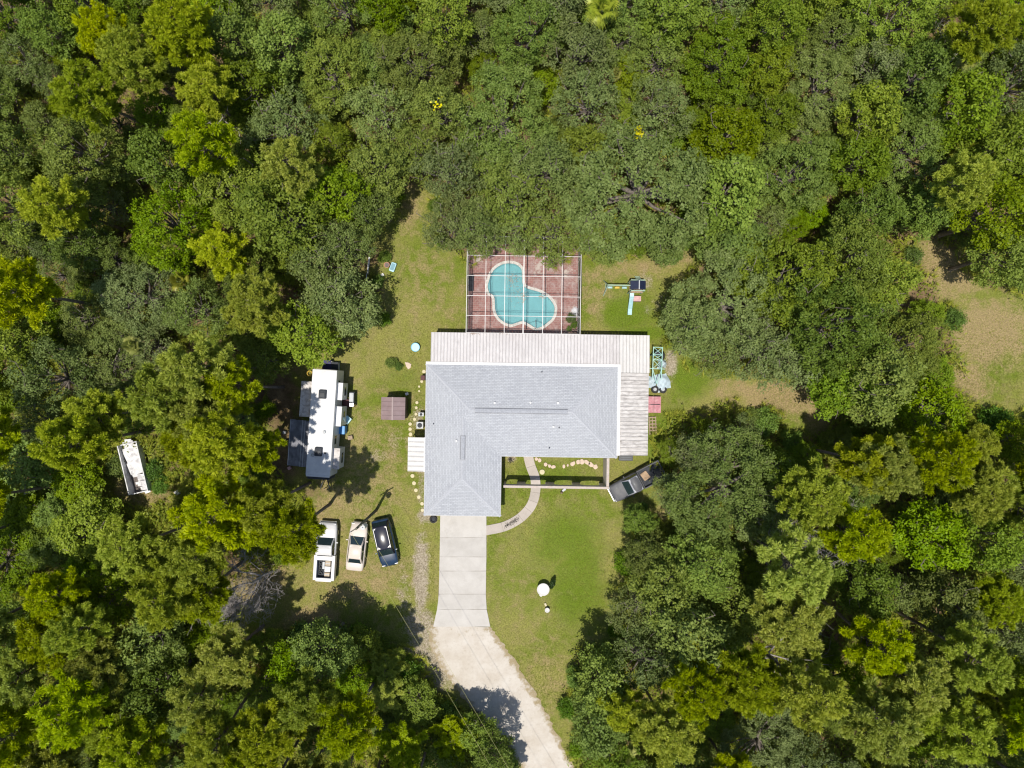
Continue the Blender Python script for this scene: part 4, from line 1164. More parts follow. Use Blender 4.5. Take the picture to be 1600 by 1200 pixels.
for i in range(0, len(wl2), 2): inside &= np.hypot(q[:, 0] - wl2[i, 0], q[:, 1] - wl2[i, 1]) > 8.3
bare = np.zeros(len(q), bool)
for cx_, cy_, rx, ry in ((658,890,14,70),(668,806,20,14),(700,1030,50,50),(440,640,30,90),(1048,570,10,26),(470,975,60,18)):
    bare |= np.hypot((q[:, 0] - cx_) / rx, (q[:, 1] - cy_) / ry) < rs.uniform(.6, 1.3, len(q))
q = q[inside & ~bare]
nq = len(q)
c = np.stack([(q[:, 0] - 800) / PPM, (600 - q[:, 1]) / PPM, np.full(nq, -.05)], 1)
a = rs.uniform(0, 6.28, nq); d = np.stack([np.cos(a), np.sin(a), rs.uniform(.5, 1.6, nq)], 1); d = unit(d) * rs.uniform(.09, .19, (nq, 1))
s = np.stack([-np.sin(a), np.cos(a), np.zeros(nq)], 1) * rs.uniform(.012, .03, (nq, 1))
V = np.stack([c - s, c + s, c + d], 1).reshape(-1, 3)
lv = np.clip(.5 + .25 * np.sin(q[:, 0] * .045) * np.cos(q[:, 1] * .05) + rs.uniform(-.4, .4, nq), 0, 1)
tag(link('grass', mesh_np('grass', V, np.arange(len(V)).reshape(-1, 3), M['grass_blade'], lv=lv)), 'short patchy lawn grass around the house', 'grass', kind='stuff')

# ---------------------------------------------------------------- vehicles
def glass_quad(parent, name, pts, off=.012, mat='glass'):
    a, b, c, d = [Vector(p) for p in pts]
    n = (b - a).cross(d - a).normalized()
    return MB().quad(*[q + n * off for q in (a, b, c, d)]).build(name, M[mat], parent)
def bil(q, u, v):
    a, b, c, d = [Vector(p) for p in q]
    return (a.lerp(b, u)).lerp(d.lerp(c, u), v)
def sub(q, u0, u1, v0, v1): return [bil(q, u0, v0), bil(q, u1, v0), bil(q, u1, v1), bil(q, u0, v1)]
def wheel(parent, x, y, r=.33, w=.22, side=1):
    t = MB().torus((x, y, r), r - .09, .095, 'X', 18, 8).build('wheel', M['rubber'], parent, smooth=True)
    MB().cyl((x - .085, y, r), (x + .085, y, r), r - .13, n=14).build('rim', M['steel'], t)
def loft_body(st, zb=.24):
    V = []; F = []
    for y, w, zt in st:
        half = [(w * .86, zb), (w * .97, zb + .12), (w, (zb + zt) * .52), (w * .985, zt - .13), (w * .93, zt - .035), (w * .76, zt), (w * .4, zt + .018)]
        ring = half + [(-x, z) for x, z in half[::-1]]
        V += [(x, y, z) for x, z in ring]
    n = 14
    for i in range(len(st) - 1):
        for k in range(n):
            F.append((i * n + k, i * n + (k + 1) % n, (i + 1) * n + (k + 1) % n, (i + 1) * n + k))
    bm = bmesh.new(); vs = [bm.verts.new(v) for v in V]
    for f in F: bm.faces.new([vs[i] for i in f])
    bm.faces.new(vs[:n][::-1]); bm.faces.new(vs[-n:])
    bmesh.ops.recalc_face_normals(bm, faces=bm.faces[:])
    me = bpy.data.meshes.new('body'); bm.to_mesh(me); bm.free()
    for p in me.polygons: p.use_smooth = len(p.vertices) == 4
    return me
def cabin(parent, col, base, roof, zb, zt, wb, wt, nside=2, roofmat=None):
    """base/roof: (rear, front) y of the cabin foot and of the roof"""
    (b0, b1), (r0, r1) = base, roof
    B = [(-wb, b0, zb), (wb, b0, zb), (wb * .96, b1, zb), (-wb * .96, b1, zb)]
    T = [(-wt, r0, zt - .03), (wt, r0, zt - .03), (wt * .97, r1, zt - .02), (-wt * .97, r1, zt - .02)]
    bm = bmesh.new()
    vb = [bm.verts.new(v) for v in B]; vt = [bm.verts.new(v) for v in T]
    bm.faces.new(vt); bm.faces.new(vb[::-1])
    for i in range(4): bm.faces.new((vb[i], vb[(i + 1) % 4], vt[(i + 1) % 4], vt[i]))
    bmesh.ops.bevel(bm, geom=[e for e in bm.edges if any(v in vt for v in e.verts)], offset=.07, segments=3, profile=.6, affect='EDGES')
    bmesh.ops.recalc_face_normals(bm, faces=bm.faces[:])
    me = bpy.data.meshes.new('cabin'); bm.to_mesh(me); bm.free(); me.materials.append(roofmat or col)
    for p in me.polygons: p.use_smooth = p.area < .1
    c = link('cabin', me, parent)
    g = 8; V = []; F = []
    for i in range(g + 1):
        for j in range(g + 1):
            u, v = i / g * 2 - 1, j / g * 2 - 1
            V.append((u * (wt - .03) * .985, (r0 + r1) / 2 + v * ((r1 - r0) / 2 - .03), zt - .045 + .075 * (1 - u * u) * (1 - .3 * v * v) + .08 * (1 - v * v) - .02))
    for i in range(g):
        for j in range(g): F.append((i * (g + 1) + j, (i + 1) * (g + 1) + j, (i + 1) * (g + 1) + j + 1, i * (g + 1) + j + 1))
    link('roof', mesh_np('roof', V, F, roofmat or col, smooth=True), parent)
    glass_quad(parent, 'windshield', sub([B[2], B[3], T[3], T[2]], .07, .93, .06, .90), .02)
    glass_quad(parent, 'rear_window', sub([B[0], B[1], T[1], T[0]], .09, .91, .10, .86), .02)
    for q in ([B[1], B[2], T[2], T[1]], [B[3], B[0], T[0], T[3]]):
        for k in range(nside):
            glass_quad(parent, 'side_window', sub(q, .07 + .88 * k / nside, .07 + .88 * (k + 1) / nside - .03, .12, .84), .02)
    return c
def lights(parent, y0, y1, w, z):
    M.setdefault('lamp', paint('headlamp', (.40, .41, .43), .3)); M.setdefault('tail', paint('tail_lamp', (.35, .01, .01), .2))
    for s in (-1, 1):
        MB().box((s * w * .74, y1, z), (.34, .10, .14), bev=.03).build('headlight', M['lamp'], parent)
        MB().box((s * w * .80, y0, z + .08), (.26, .07, .15), bev=.02).build('taillight', M['tail'], parent)
def mirrors(parent, col, y, w, z):
    for s in (-1, 1): MB().box((s * (w + .10), y, z), (.20, .10, .14), bev=.03).build('mirror', col, parent)
def handles(parent, w, ys, z, mat=None):
    for s in (-1, 1):
        for y in ys: MB().box((s * (w + .005), y, z), (.03, .16, .03)).build('door_handle', mat or M['dark_metal'], parent)
def seen(a, b, z):
    """middle and heading (towards b) of something seen from a to b at height z"""
    A, B = P(*a, z), P(*b, z); d = B - A
    return (A + B) / 2, math.atan2(d.y, d.x) - math.pi / 2, d.length

# pale sedan
M['car_cream'] = paint('cream_car_paint', (0.62, 0.55, 0.49), 0.4, var=0.03, coat=.2, spec=.4)
c, a, ln = seen((553.5, 890), (561.5, 818), .8)
car = empty('sedan', (c.x, c.y, 0), a, 'cream white sedan parked between the white service truck and the dark blue car', 'car')
me = loft_body([(-2.35, .66, .78), (-2.25, .80, .93), (-1.9, .86, .99), (-1.3, .885, 1.0), (0, .89, .96), (.9, .885, .95), (1.6, .85, .86), (2.1, .77, .76), (2.33, .60, .62)]); me.materials.append(M['car_cream']); link('body', me, car)
cabin(car, M['car_cream'], (-1.62, 1.05), (-.98, .22), .93, 1.44, .79, .60)
lights(car, -2.27, 2.18, .82, .66); mirrors(car, M['car_cream'], .62, .86, .98); handles(car, .885, (-.35, .55), .84)
for x in (-.78, .78):
    for y in (-1.38, 1.42): wheel(car, x, y)
MB().box((0, 2.29, .42), (1.3, .12, .16), bev=.04).build('bumper', M['car_cream'], car); MB().box((0, -2.33, .45), (1.4, .12, .2), bev=.04).build('bumper', M['car_cream'], car)

# dark blue crossover, nose towards the viewer's lower edge
M['car_navy'] = paint('navy_car_paint', (0.020, 0.042, 0.085), 0.3, var=0.1, coat=.3, spec=.4)
M['roof_glass'] = paint('dark_roof', (0.022, 0.024, 0.04), 0.22, var=0.1, coat=0, spec=.3)
c, a, ln = seen((593.5, 813.5), (609.5, 883), .9)
car = empty('crossover', (c.x, c.y, 0), a, 'dark navy blue crossover with silver roof rails parked beside the cream sedan', 'car')
me = loft_body([(-2.30, .70, .92), (-2.22, .84, 1.05), (-1.6, .91, 1.10), (0, .92, 1.08), (.95, .915, 1.07), (1.7, .88, 1.0), (2.1, .80, .90), (2.30, .62, .74)], .26); me.materials.append(M['car_navy']); link('body', me, car)
cabin(car, M['car_navy'], (-2.12, 1.18), (-1.72, .42), 1.04, 1.66, .83, .66, 3, M['roof_glass'])
for s in (-1, 1):
    r = MB().box((s * .635, -.62, 1.715), (.045, 2.05, .035), bev=.012).build('roof_rail', M['alu_white'], car)
    for y in (-1.5, -.6, .3): MB().box((s * .635, y, 1.675), (.04, .08, .07)).build('rail_foot', M['alu_white'], r)
lights(car, -2.2, 2.16, .84, .80); mirrors(car, M['car_navy'], .78, .90, 1.12); handles(car, .915, (-.75, .25), .95)
for x in (-.80, .80):
    for y in (-1.35, 1.40): wheel(car, x, y, .36)
MB().box((0, 2.26, .45), (1.4, .14, .2), bev=.04).build('bumper', M['car_navy'], car)

# pickups
def pickup(name, label, c, a, col, hl, tool=False, ln=5.5, w=.95):
    car = empty(name, (c.x, c.y, 0), a, label, 'pickup truck')
    me = loft_body([(-.35, w * .97, 1.16), (-.1, w, 1.18), (.9, w, 1.14), (1.15, w * .99, 1.12), (1.9, w * .97, 1.08), (2.45, w * .92, 1.0), (2.72, w * .8, .84)], .36); me.materials.append(col); link('body', me, car)
    cabin(car, col, (-.38, 1.35), (-.22, .66), 1.10, 1.80, w * .90, w * .76, 2)
    b = MB().box((0, -1.58, .66), (w * 1.98, 2.32, .06)).build('bed', M['dark_metal'], car)
    for s in (-1, 1): MB().box((s * (w - .05), -1.58, .82), (.11, 2.34, .62), bev=.03).build('bed_side', col, b)
    MB().box((0, -2.74, .82), (w * 1.9, .08, .60), bev=.025).build('tailgate', col, b); MB().box((0, -.43, .84), (w * 1.86, .06, .62)).build('bulkhead', col, b)
    MB().box((0, -2.86, .48), (w * 1.8, .12, .16), bev=.03).build('bumper', M['steel'], car); MB().box((0, 2.74, .50), (w * 1.6, .14, .2), bev=.04).build('bumper', M['steel'], car)
    lights(car, -2.77, 2.60, w * .92, .84); mirrors(car, col, .92, w, 1.2); handles(car, w, (.15,), 1.0)
    for x in (-w + .12, w - .12):
        for y in (-1.62, 1.72): wheel(car, x, y, .38)
    return car, b
M['truck_grey'] = paint('dark_grey_paint', (0.085, 0.088, 0.10), 0.5, var=0.12, coat=.05, spec=.25, dirt=(.2, .19, .18), dirt_amt=.3)
M['truck_roof'] = paint('sun_faded_grey', (0.34, 0.355, 0.40), 0.4, var=0.12)
c, a, ln = seen((1027, 736.5), (963, 770), 1.0)
gp_, gb = pickup('pickup_truck', 'dark grey pickup with lumber in its bed parked under the edge of a live oak', c, a, M['truck_grey'], True)
for ch in gp_.children:
    if ch.name.startswith('cabin'): ch.data.materials.clear(); ch.data.materials.append(M['truck_roof'])
M['plywood'] = paint('plywood', (0.40, 0.28, 0.18), 0.8, var=0.2, scale=4)
g_ = Matrix.Translation((c.x, c.y, 0)) @ Matrix.Rotation(a, 4, 'Z')
q = g_ @ Vector((.15, -1.0, .695))
ld = empty('plywood_stack', q, a + .15, 'tan plywood sheets stacked in the bed of the grey pickup', 'plywood')
for k in range(3): MB().box((rr.uniform(-.06, .06), rr.uniform(-.06, .06), .03 + .062 * k), (.75, .62, .058), rz=rr.uniform(-.08, .08)).build('sheet', M['plywood'], ld)
q = g_ @ Vector((-.2, -2.2, .695))
t_ = empty('bed_toolbox', q, a, 'black plastic box in the bed of the grey pickup', 'box')
MB().box((0, 0, .2), (.9, .5, .4), bev=.03).build('box_body', M['black_plastic'], t_); MB().box((0, 0, .42), (.94, .54, .05), bev=.02).build('lid', M['black_plastic'], t_)

M['truck_white'] = paint('white_truck_paint', (0.61, 0.61, 0.615), 0.45, var=0.03, coat=.3, dirt=(.5, .48, .45), dirt_amt=.35)
c, a, ln = seen((506, 906), (511.5, 816), 1.0)
wt, wb_ = pickup('service_truck', 'white service truck with side boxes and a full open bed parked by the woods', c, a, M['truck_white'], True, w=1.0)
for s in (-1, 1): MB().box((s * .86, -1.58, .98), (.30, 2.4, .5), bev=.02).build('side_box', M['truck_white'], wt)
MB().box((0, -.62, 1.12), (1.5, .42, .36), bev=.02).build('cross_box', M['truck_white'], wt)
MB().box((0, -2.72, 1.08), (1.5, .34, .30), bev=.02).build('rear_box', M['truck_white'], wt)
g_ = Matrix.Translation((c.x, c.y, 0)) @ Matrix.Rotation(a, 4, 'Z')
M['cardboard'] = paint('cardboard', (.50, .42, .32), .9, var=.15)
M['grey_plastic'] = paint('grey_plastic', (.42, .44, .46), .5, var=.1)
for k, (x, y, sx, sy, sz, mt, lb) in enumerate([(.32, -1.15, .5, .45, .42, 'cardboard', 'cardboard carton in the service truck bed behind the cab box'), (.30, -1.72, .55, .5, .36, 'white', 'white crate in the middle of the service truck bed'),
        (.28, -2.22, .5, .35, .40, 'cardboard', 'cardboard carton at the tail of the service truck bed'), (-.12, -1.4, .22, .7, .3, 'grey_plastic', 'long grey tool case in the service truck bed')]):
    e = empty('crate' if 'crate' in lb else ('carton' if 'carton' in lb else 'tool_case'), g_ @ Vector((x, y, .695)), a, lb, 'box')
    MB().box((0, 0, sz / 2), (sx, sy, sz), bev=.012).build('box_body', M[mt], e); MB().box((0, 0, sz + .012), (sx * .9, .06, .012)).build('strap', M['grey_plastic'], e)
for k, y in enumerate((-1.15, -1.5, -1.85, -2.2)):
    e = tag(MB().torus((0, 0, .06), .15, .04, 'Z', 16, 6).torus((0, 0, .13), .13, .035, 'Z', 16, 6).build('cable_coil', M['black_plastic'], None, smooth=True, loc=g_ @ Vector((-.42, y, .70))), 'black cable coil along the side of the service truck bed', 'cable coil', 'cable coils in the service truck')

# ---------------------------------------------------------------- motorhome trailer
M['rv_roof'] = paint('rv_roof_membrane', (0.68, 0.68, 0.685), 0.6, var=0.04, dirt=(.40, .41, .45), dirt_amt=.5, dirt_scale=.9)
M['rv_wall'] = paint('rv_wall', (0.62, 0.62, 0.60), 0.4, var=0.05, dirt=(.35, .34, .32), dirt_amt=.4)
M['rv_stain'] = paint('slide_roof', (0.60, 0.57, 0.55), 0.7, var=0.08, dirt=(.22, .18, .16), dirt_amt=.95, dirt_scale=3.5)
RH = 3.35
c, a, ln = seen((496.4, 744), (507.7, 577), RH)
rv = empty('travel_trailer', (c.x, c.y, 0), a, 'long white travel trailer with slide-outs parked at the edge of the lawn', 'trailer')
rl, rw = ln, 2.24
def RL_(px, py, z):
    v = P(px, py, z) - Vector((c.x, c.y, 0)); return Matrix.Rotation(-a, 3, 'Z') @ Vector((v.x, v.y, z))
MB().box((0, 0, 1.95), (rw, rl, 2.66), bev=.07).build('body', M['rv_wall'], rv)
MB().box((0, .0, RH - .03), (rw + .03, rl - .1, .07), bev=.03).build('roof', M['rv_roof'], rv)
MB().box((0, -rl / 2 - .16, 2.1), (rw * .94, .36, 2.2), bev=.15).build('front_cap', M['dark_metal'], rv)
MB().box((0, -rl / 2 + .02, RH - .02), (rw * .98, .2, .14), bev=.05).build('roof_lip', M['rv_roof'], rv)
def slide(px0, py0, px1, py1, z, mat):
    A, B = RL_(px0, py0, z), RL_(px1, py1, z); cx_, cy_ = (A.x + B.x) / 2, (A.y + B.y) / 2
    s = MB().box((cx_, cy_, z / 2 + .35), (abs(B.x - A.x), abs(A.y - B.y), z - .75), bev=.02).build('slide_out', M['rv_wall'], rv)
    MB().box((cx_, cy_, z - .01), (abs(B.x - A.x) + .05, abs(A.y - B.y) + .05, .05), bev=.015).build('slide_roof', mat, s)
    fx = max(A.x, B.x) + .005 if cx_ > 0 else min(A.x, B.x) - .005
    MB().box((fx, cy_, z * .6), (.03, abs(A.y - B.y) * .5, .55)).build('window', M['glass'], s)
slide(471.5, 595.5, 486.5, 651.5, 2.75, M['rv_stain'])
slide(525.5, 598, 534, 625, 2.75, M['rv_roof']); slide(523, 635, 532, 666, 2.75, M['rv_roof']); slide(517, 700, 529, 733, 2.7, M['rv_stain'])
for px, py in ((503.5, 616), (497, 706)):
    q = RL_(px, py, RH + .25)
    ac = MB().box((q.x, q.y, RH + .17), (.72, .85, .30), bev=.09, taper=.92).build('air_conditioner', M['dark_metal'], rv)
    for k in range(4): MB().box((q.x, q.y - .22 + k * .1, RH + .325), (.4, .03, .02)).build('grille_bar', M['black_plastic'], ac)
for px, py in ((507, 675), (489, 711)):
    q = RL_(px, py, RH); MB().lathe([(.13, -.02), (.13, .08), (.16, .09), (.1, .14), (0, .15)], 12, (q.x, q.y, RH)).build('roof_vent', M['grey_plastic'], rv)
q = RL_(508, 708, RH); MB().box((q.x, q.y, RH + .05), (.16, .14, .1)).build('antenna_mount', M['black_plastic'], rv)
M['awning'] = paint('dark_awning', (0.13, 0.133, 0.155), 0.6, var=0.35, scale=1.5, dirt=(.42, .42, .46), dirt_amt=.6, dirt_scale=1.1)  # pale dapples mixed into the dark cloth colour
A, B = RL_(453, 655, 2.35), RL_(479, 730, 2.75)
y0_, y1_ = A.y, B.y
x1_ = -rw / 2 - .02; x0_ = A.x
aw = MB().quad((x0_, y1_, 2.25), (x1_, y1_, 2.85), (x1_, y0_, 2.85), (x0_, y0_, 2.25)).quad((x0_, y0_, 2.23), (x1_, y0_, 2.83), (x1_, y1_, 2.83), (x0_, y1_, 2.23)).build('awning', M['awning'], rv)
for f in (.03, .62, .74, .98):
    x = x0_ + (x1_ - x0_) * f; z = 2.25 + .6 * f
    MB().box((x, (y0_ + y1_) / 2, z + .025), (.05, y0_ - y1_, .03)).build('awning_seam', M['grey_plastic'], aw)
for y in (y0_ - .05, y1_ + .05):
    MB().cyl((x0_ + .03, y, 2.24), (x0_ + .03, y, -.05), .025, n=8).build('awning_pole', M['steel'], rv)
for x in (-.95, .95):
    for y in (-.9, .0): wheel(rv, x, y, .36)
MB().box((0, .0, .56), (1.9, rl * .95, .16)).build('chassis', M['dark_metal'], rv)
MB().box((-.25, -rl / 2 - .95, .48), (.08, 1.4, .1), rz=-.3).box((.25, -rl / 2 - .95, .48), (.08, 1.4, .1), rz=.3).cyl((0, -rl / 2 - 1.55, -.05), (0, -rl / 2 - 1.55, .75), .04).build('hitch', M['dark_metal'], rv)
for y in (-4, -1.8, 1.2, 4.0):
    MB().box((rw / 2 + .008, y * .9, 2.2), (.02, .8, .6)).build('window', M['glass'], rv)
M['door_red'] = paint('dark_red_step', (.10, .035, .035), .7, var=.2)
q = RL_(527.5, 629.5, .6)
MB().box((rw / 2 + .35, q.y, .28), (.6, .75, .56)).build('entry_steps', M['door_red'], rv)

# things around the trailer
def box_thing(name, px, py, z, size, mat, label, cat, rz=0, lid=None, legs=0, bev=.03):
    w = P(px, py, z + size[2])
    e = empty(name, (w.x, w.y, z), rz, label, cat)
    if legs:
        MB().box((0, 0, size[2] - .03), (size[0], size[1], .06), bev=.012).build('top', mat, e)
        for sx in (-1, 1):
            for sy in (-1, 1): MB().box((sx * (size[0] / 2 - .06), sy * (size[1] / 2 - .06), (size[2] - .06) / 2 - .03), (.06, .06, size[2] - .0)).build('leg', mat, e)
    else:
        MB().box((0, 0, size[2] / 2 - .03), (size[0], size[1], size[2] + .06), bev=bev).build('box_body', mat, e)
        if lid is not None: MB().box((0, 0, size[2] + .03), (size[0] * 1.06, size[1] * 1.06, .06), bev=.02).build('lid', lid, e)
    return e
M['navy_tarp'] = paint('navy_tarp', (.022, .022, .09), .6, var=.3)
M['blue_bin'] = paint('blue_plastic', (.015, .22, .55), .4, var=.08)
M['teal_chair'] = paint('pale_teal', (.42, .66, .72), .5, var=.1)
M['yellow_hose'] = paint('yellow_hose', (.62, .42, .06), .6, var=.15)
M['pinkish'] = paint('faded_pink', (.58, .36, .36), .8, var=.2)
box_thing('storage_chest', 510.5, 570, 0, (.85, .85, .75), M['navy_tarp'], 'dark blue chest at the back end of the white travel trailer', 'chest', .05, M['navy_tarp'])
box_thing('storage_chest', 522, 572, 0, (.75, .72, .7), M['grey_plastic'], 'grey patterned chest beside the dark blue chest behind the travel trailer', 'chest', 0, M['dark_metal'])
box_thing('folded_chair', 505, 566.5, 0, (.25, .3, .6), M['pinkish'], 'faded pink folded cushion standing beside the dark blue chest', 'cushion', .3)
box_thing('white_bucket', 516.8, 566.5, 0, (.25, .25, .7), M['white'], 'small white tub between the two chests behind the trailer', 'tub', .2)
w = P(484, 583.5, .2); e = empty('garden_hose', (w.x, w.y, 0), 0, 'coiled yellow garden hose beside the rear corner of the travel trailer', 'hose')
MB().torus((0, 0, .05), .27, .045, 'Z', 24, 6).torus((.02, 0, .13), .25, .045, 'Z', 24, 6).torus((-.02, .02, .21), .23, .045, 'Z', 24, 6).build('coil', M['yellow_hose'], e, smooth=True)
e = box_thing('grill', 549.5, 624, 0, (.5, 1.45, .85), M['dark_metal'], 'long grey and black barbecue grill on legs right of the travel trailer', 'grill', -.03, legs=1)
MB().box((0, .2, .95), (.44, .9, .2), bev=.08).build('hood', M['grey_plastic'], e); MB().box((0, -.52, .87), (.4, .3, .03)).build('side_shelf', M['steel'], e)
for y in (-.3, .5): MB().cyl((.1, y, 1.06), (.22, y, 1.02), .02, n=6).build('handle', M['steel'], e)
e = box_thing('recycling_bin', 534, 672, 0, (.55, .75, .95), M['blue_bin'], 'bright blue lidded bin beside the travel trailer', 'bin', -.03, M['blue_bin'])
e = box_thing('generator_box', 522.5, 671.5, 0, (.55, .75, .9), paint('slate', (.09, .12, .14), .6), 'dark slate box between the blue bin and the travel trailer', 'box', -.06, paint('slate_lid', (.11, .15, .17), .6))
def chair(px, py, rz, mat, label, group=None, s=1.0):
    w = P(px, py, .5); e = empty('lawn_chair', (w.x, w.y, -.02), rz, label, 'chair', group); e.scale = (s, s, s)
    MB().box((0, 0, .42), (.55, .55, .05), bev=.015).build('seat', mat, e); MB().box((0, .30, .72), (.55, .05, .6), rx=-.25, bev=.015).build('backrest', mat, e)
    for sx in (-1, 1):
        MB().box((sx * .30, 0, .62), (.05, .55, .04)).build('armrest', mat, e)
        for sy in (-1, 1): MB().box((sx * .26, sy * .24, .2), (.045, .045, .46)).build('leg', mat, e)
chair(543, 656, .9, M['teal_chair'], 'pale teal lawn chair beside the travel trailer slide-out')
chair(533, 655, -.2, M['grey_plastic'], 'grey lawn chair between the trailer and the pale teal chair')
box_thing('firewood_box', 547, 684, 0, (.45, .4, .35), M['wood'], 'small brown wooden box on the bare ground near the blue bin', 'box', .2)
box_thing('propane_tank', 443.5, 676, 0, (.34, .34, .45), M['grey_plastic'], 'small grey round-shouldered canister under the trees behind the dark awning', 'canister', 0, bev=.12)
box_thing('water_jug', 451.5, 731.5, 0, (.3, .3, .3), M['pinkish'], 'small pale pink tub at the end of the dark awning', 'tub', .5)

# ---------------------------------------------------------------- shed
M['shed_roof'] = paint('mauve_metal_roof', (0.235, 0.165, 0.165), 0.5, var=0.1, scale=1.2, dirt=(.30, .24, .25), dirt_amt=.5)
M['shed_wall'] = paint('shed_wall', (0.10, 0.075, 0.07), 0.7, var=0.15)
SZ = 2.15
A, B = P(595.5, 620.5, SZ), P(633, 656, SZ); c = (A + B) / 2; sw_, sl_ = B.x - A.x, A.y - B.y
sh = empty('shed', (c.x, c.y, 0), HA * 1.2, 'small brown metal garden shed with mauve gabled roof on the lawn', 'shed')
MB().box((0, 0, 1.02), (sw_ - .2, sl_ - .2, 2.16)).build('wall', M['shed_wall'], sh)
hw = sw_ / 2
for s in (-1, 1):
    n_ = 5
    for k in range(n_):
        y0_, y1_ = -sl_ / 2 + sl_ * k / n_ + .008, -sl_ / 2 + sl_ * (k + 1) / n_ - .008
        x0, x1 = (s * hw, s * .02)
        mb = MB(); zl, zh = SZ - .02, SZ + .36
        mb.quad((x0, y0_, zl), (x1, y0_, zh), (x1, y1_, zh), (x0, y1_, zl)).quad((x0, y0_, zl - .03), (x0, y1_, zl - .03), (x1, y1_, zh - .03), (x1, y0_, zh - .03)).build('roof_panel', M['shed_roof'], sh)
MB().box((0, 0, SZ + .365), (.14, sl_ + .02, .03)).build('ridge_cap', M['shed_roof'], sh)
for s in (-1, 1):
    mb = MB(); y = s * (sl_ / 2 - .11)
    mb.quad((-hw + .1, y, SZ - .1), (hw - .1, y, SZ - .1), (0, y, SZ + .32)).build('gable', M['shed_wall'], sh) if False else MB().poly([(-hw + .1, SZ - .06), (hw - .1, SZ - .06), (0, SZ + .30)], -.02, .02).build('gable', M['shed_wall'], sh, loc=(0, y, 0), rot=(math.pi / 2, 0, 0))
MB().box((0, -sl_ / 2 + .085, .95), (1.1, .04, 1.8)).build('door', M['shed_roof'], sh)
box_thing('white_pail', 635.5, 615.5, 0, (.3, .25, .25), M['white'], 'small pale pail on the grass behind the shed corner', 'pail', .4)

# ---------------------------------------------------------------- collapsed trailer in the woods
M['ruin_white'] = paint('peeling_white', (0.70, 0.70, 0.71), 0.6, var=0.08, dirt=(.20, .19, .21), dirt_amt=.95, dirt_scale=1.8)
M['ruin_floor'] = paint('rotten_floor', (0.16, 0.135, 0.125), 0.9, var=.4, scale=3)
A, B, C_, D = P(186, 700, 1.2), P(214, 686, 1.2), P(232, 764, 1.0), P(208, 774, 1.0)
c = (A + B + C_ + D) / 4; ax = ((A + B) / 2 - (C_ + D) / 2); ln = ax.length; ra = math.atan2(ax.y, ax.x) - math.pi / 2; wd = ((A - B).length + (C_ - D).length) / 2
ru = empty('collapsed_trailer', (c.x, c.y, 0), ra, 'collapsed white box trailer with broken roof sheets among the pines', 'trailer')
MB().box((0, 0, .45), (wd, ln, .12)).build('floor', M['ruin_floor'], ru)
for s, h, zt in ((-1, 1.0, .62), (1, .9, .62)): MB().box((s * wd / 2, 0, .5 + h / 2), (.09, ln, h)).build('side_wall', M['ruin_white'], ru)
for s in (-1, 1): MB().box((0, s * ln / 2, .8), (wd - .1, .09, .7)).build('end_wall', M['ruin_white'], ru)
r3 = random.Random(6)
for x, y, sx, sy, tz, rx, ry in [(0, 1.3, wd * .82, 1.6, .95, .05, .03), (.05, .1, wd * .8, 1.2, .90, -.06, .05), (-.15, 2.2, wd * .6, .9, .85, .1, -.05), (.3, -1.0, wd * .45, .6, .75, .15, .1), (.25, -1.65, wd * .5, .55, .7, -.1, .12), (.32, -2.15, wd * .45, .5, .72, .08, -.1), (-.35, -.7, .5, .35, .62, .2, .1), (.1, -.45, .7, .4, .72, .1, -.1), (-.3, -1.5, .4, .25, .58, .1, .1), (.45, -2.5, .5, .3, .66, .1, .1), (-.1, 2.6, .6, .5, .92, .15, .1)]:
    MB().box((x, y, tz), (sx, sy, .05), rz=r3.uniform(-.3, .3), rx=rx * 1.6, ry=ry * 1.6).build('roof_sheet', M['ruin_white'], ru)
for x in (-.7, .7): wheel(ru, x, -.4, .34)
for y in (-1.9, 0, 1.9): MB().cyl((0, y, -.1), (0, y, .45), .12, n=8).build('support', M['ruin_floor'], ru)
box_thing('pump_cover', 276, 770, 0, (.5, .42, .4), M['white'], 'white open box on the ground past the collapsed trailer', 'box', .5, bev=.05)
box_thing('white_cooler', 240.5, 758, 0, (.3, .25, .2), M['white'], 'small white scrap beside the collapsed trailer wall', 'scrap', .2)

# ---------------------------------------------------------------- play set
M['teal_wood'] = paint('mint_wood', (0.36, 0.50, 0.40), 0.7, var=0.12)
M['navy_roof'] = paint('navy_canopy', (0.012, 0.018, 0.05), 0.55, var=0.2)
M['slide'] = paint('pale_blue_slide', (0.34, 0.55, 0.58), 0.35, var=0.12, dirt=(.6, .66, .62), dirt_amt=.5)
PH = 2.5
c = P(998, 445, PH); pl = empty('play_set', (c.x, c.y, 0), HA, 'wooden play set with navy roof, swing beam and pale blue slide', 'play set')
hw, hl_ = .72, .40
for s in (-1, 1):
    MB().quad((s * hw, -hl_, PH - .28), (0, -hl_, PH + .12), (0, hl_, PH + .12), (s * hw, hl_, PH - .28)).quad((s * hw, hl_, PH - .30), (0, hl_, PH + .10), (0, -hl_, PH + .10), (s * hw, -hl_, PH - .30)).build('canopy', M['navy_roof'], pl)
MB().box((.03, 0, PH + .13), (.09, .86, .04)).build('ridge_board', M['grey_plastic'], pl)
for x in (-.62, .62):
    for y in (-.5, .5): MB().box((x, y, 1.1), (.08, .08, 2.35)).build('post', M['teal_wood'], pl)
for k in range(6): MB().box((0, -.5 + k * .2, 1.25), (1.3, .18, .04)).build('deck_board', M['wood'], pl)
for y in (-.5, .5): MB().box((0, y, 2.16), (1.32, .07, .09)).build('beam', M['teal_wood'], pl)
for s in (-1, 1): MB().box((s * .62, 0, 1.75), (.04, 1.0, .10)).build('guard_rail', M['teal_wood'], pl)
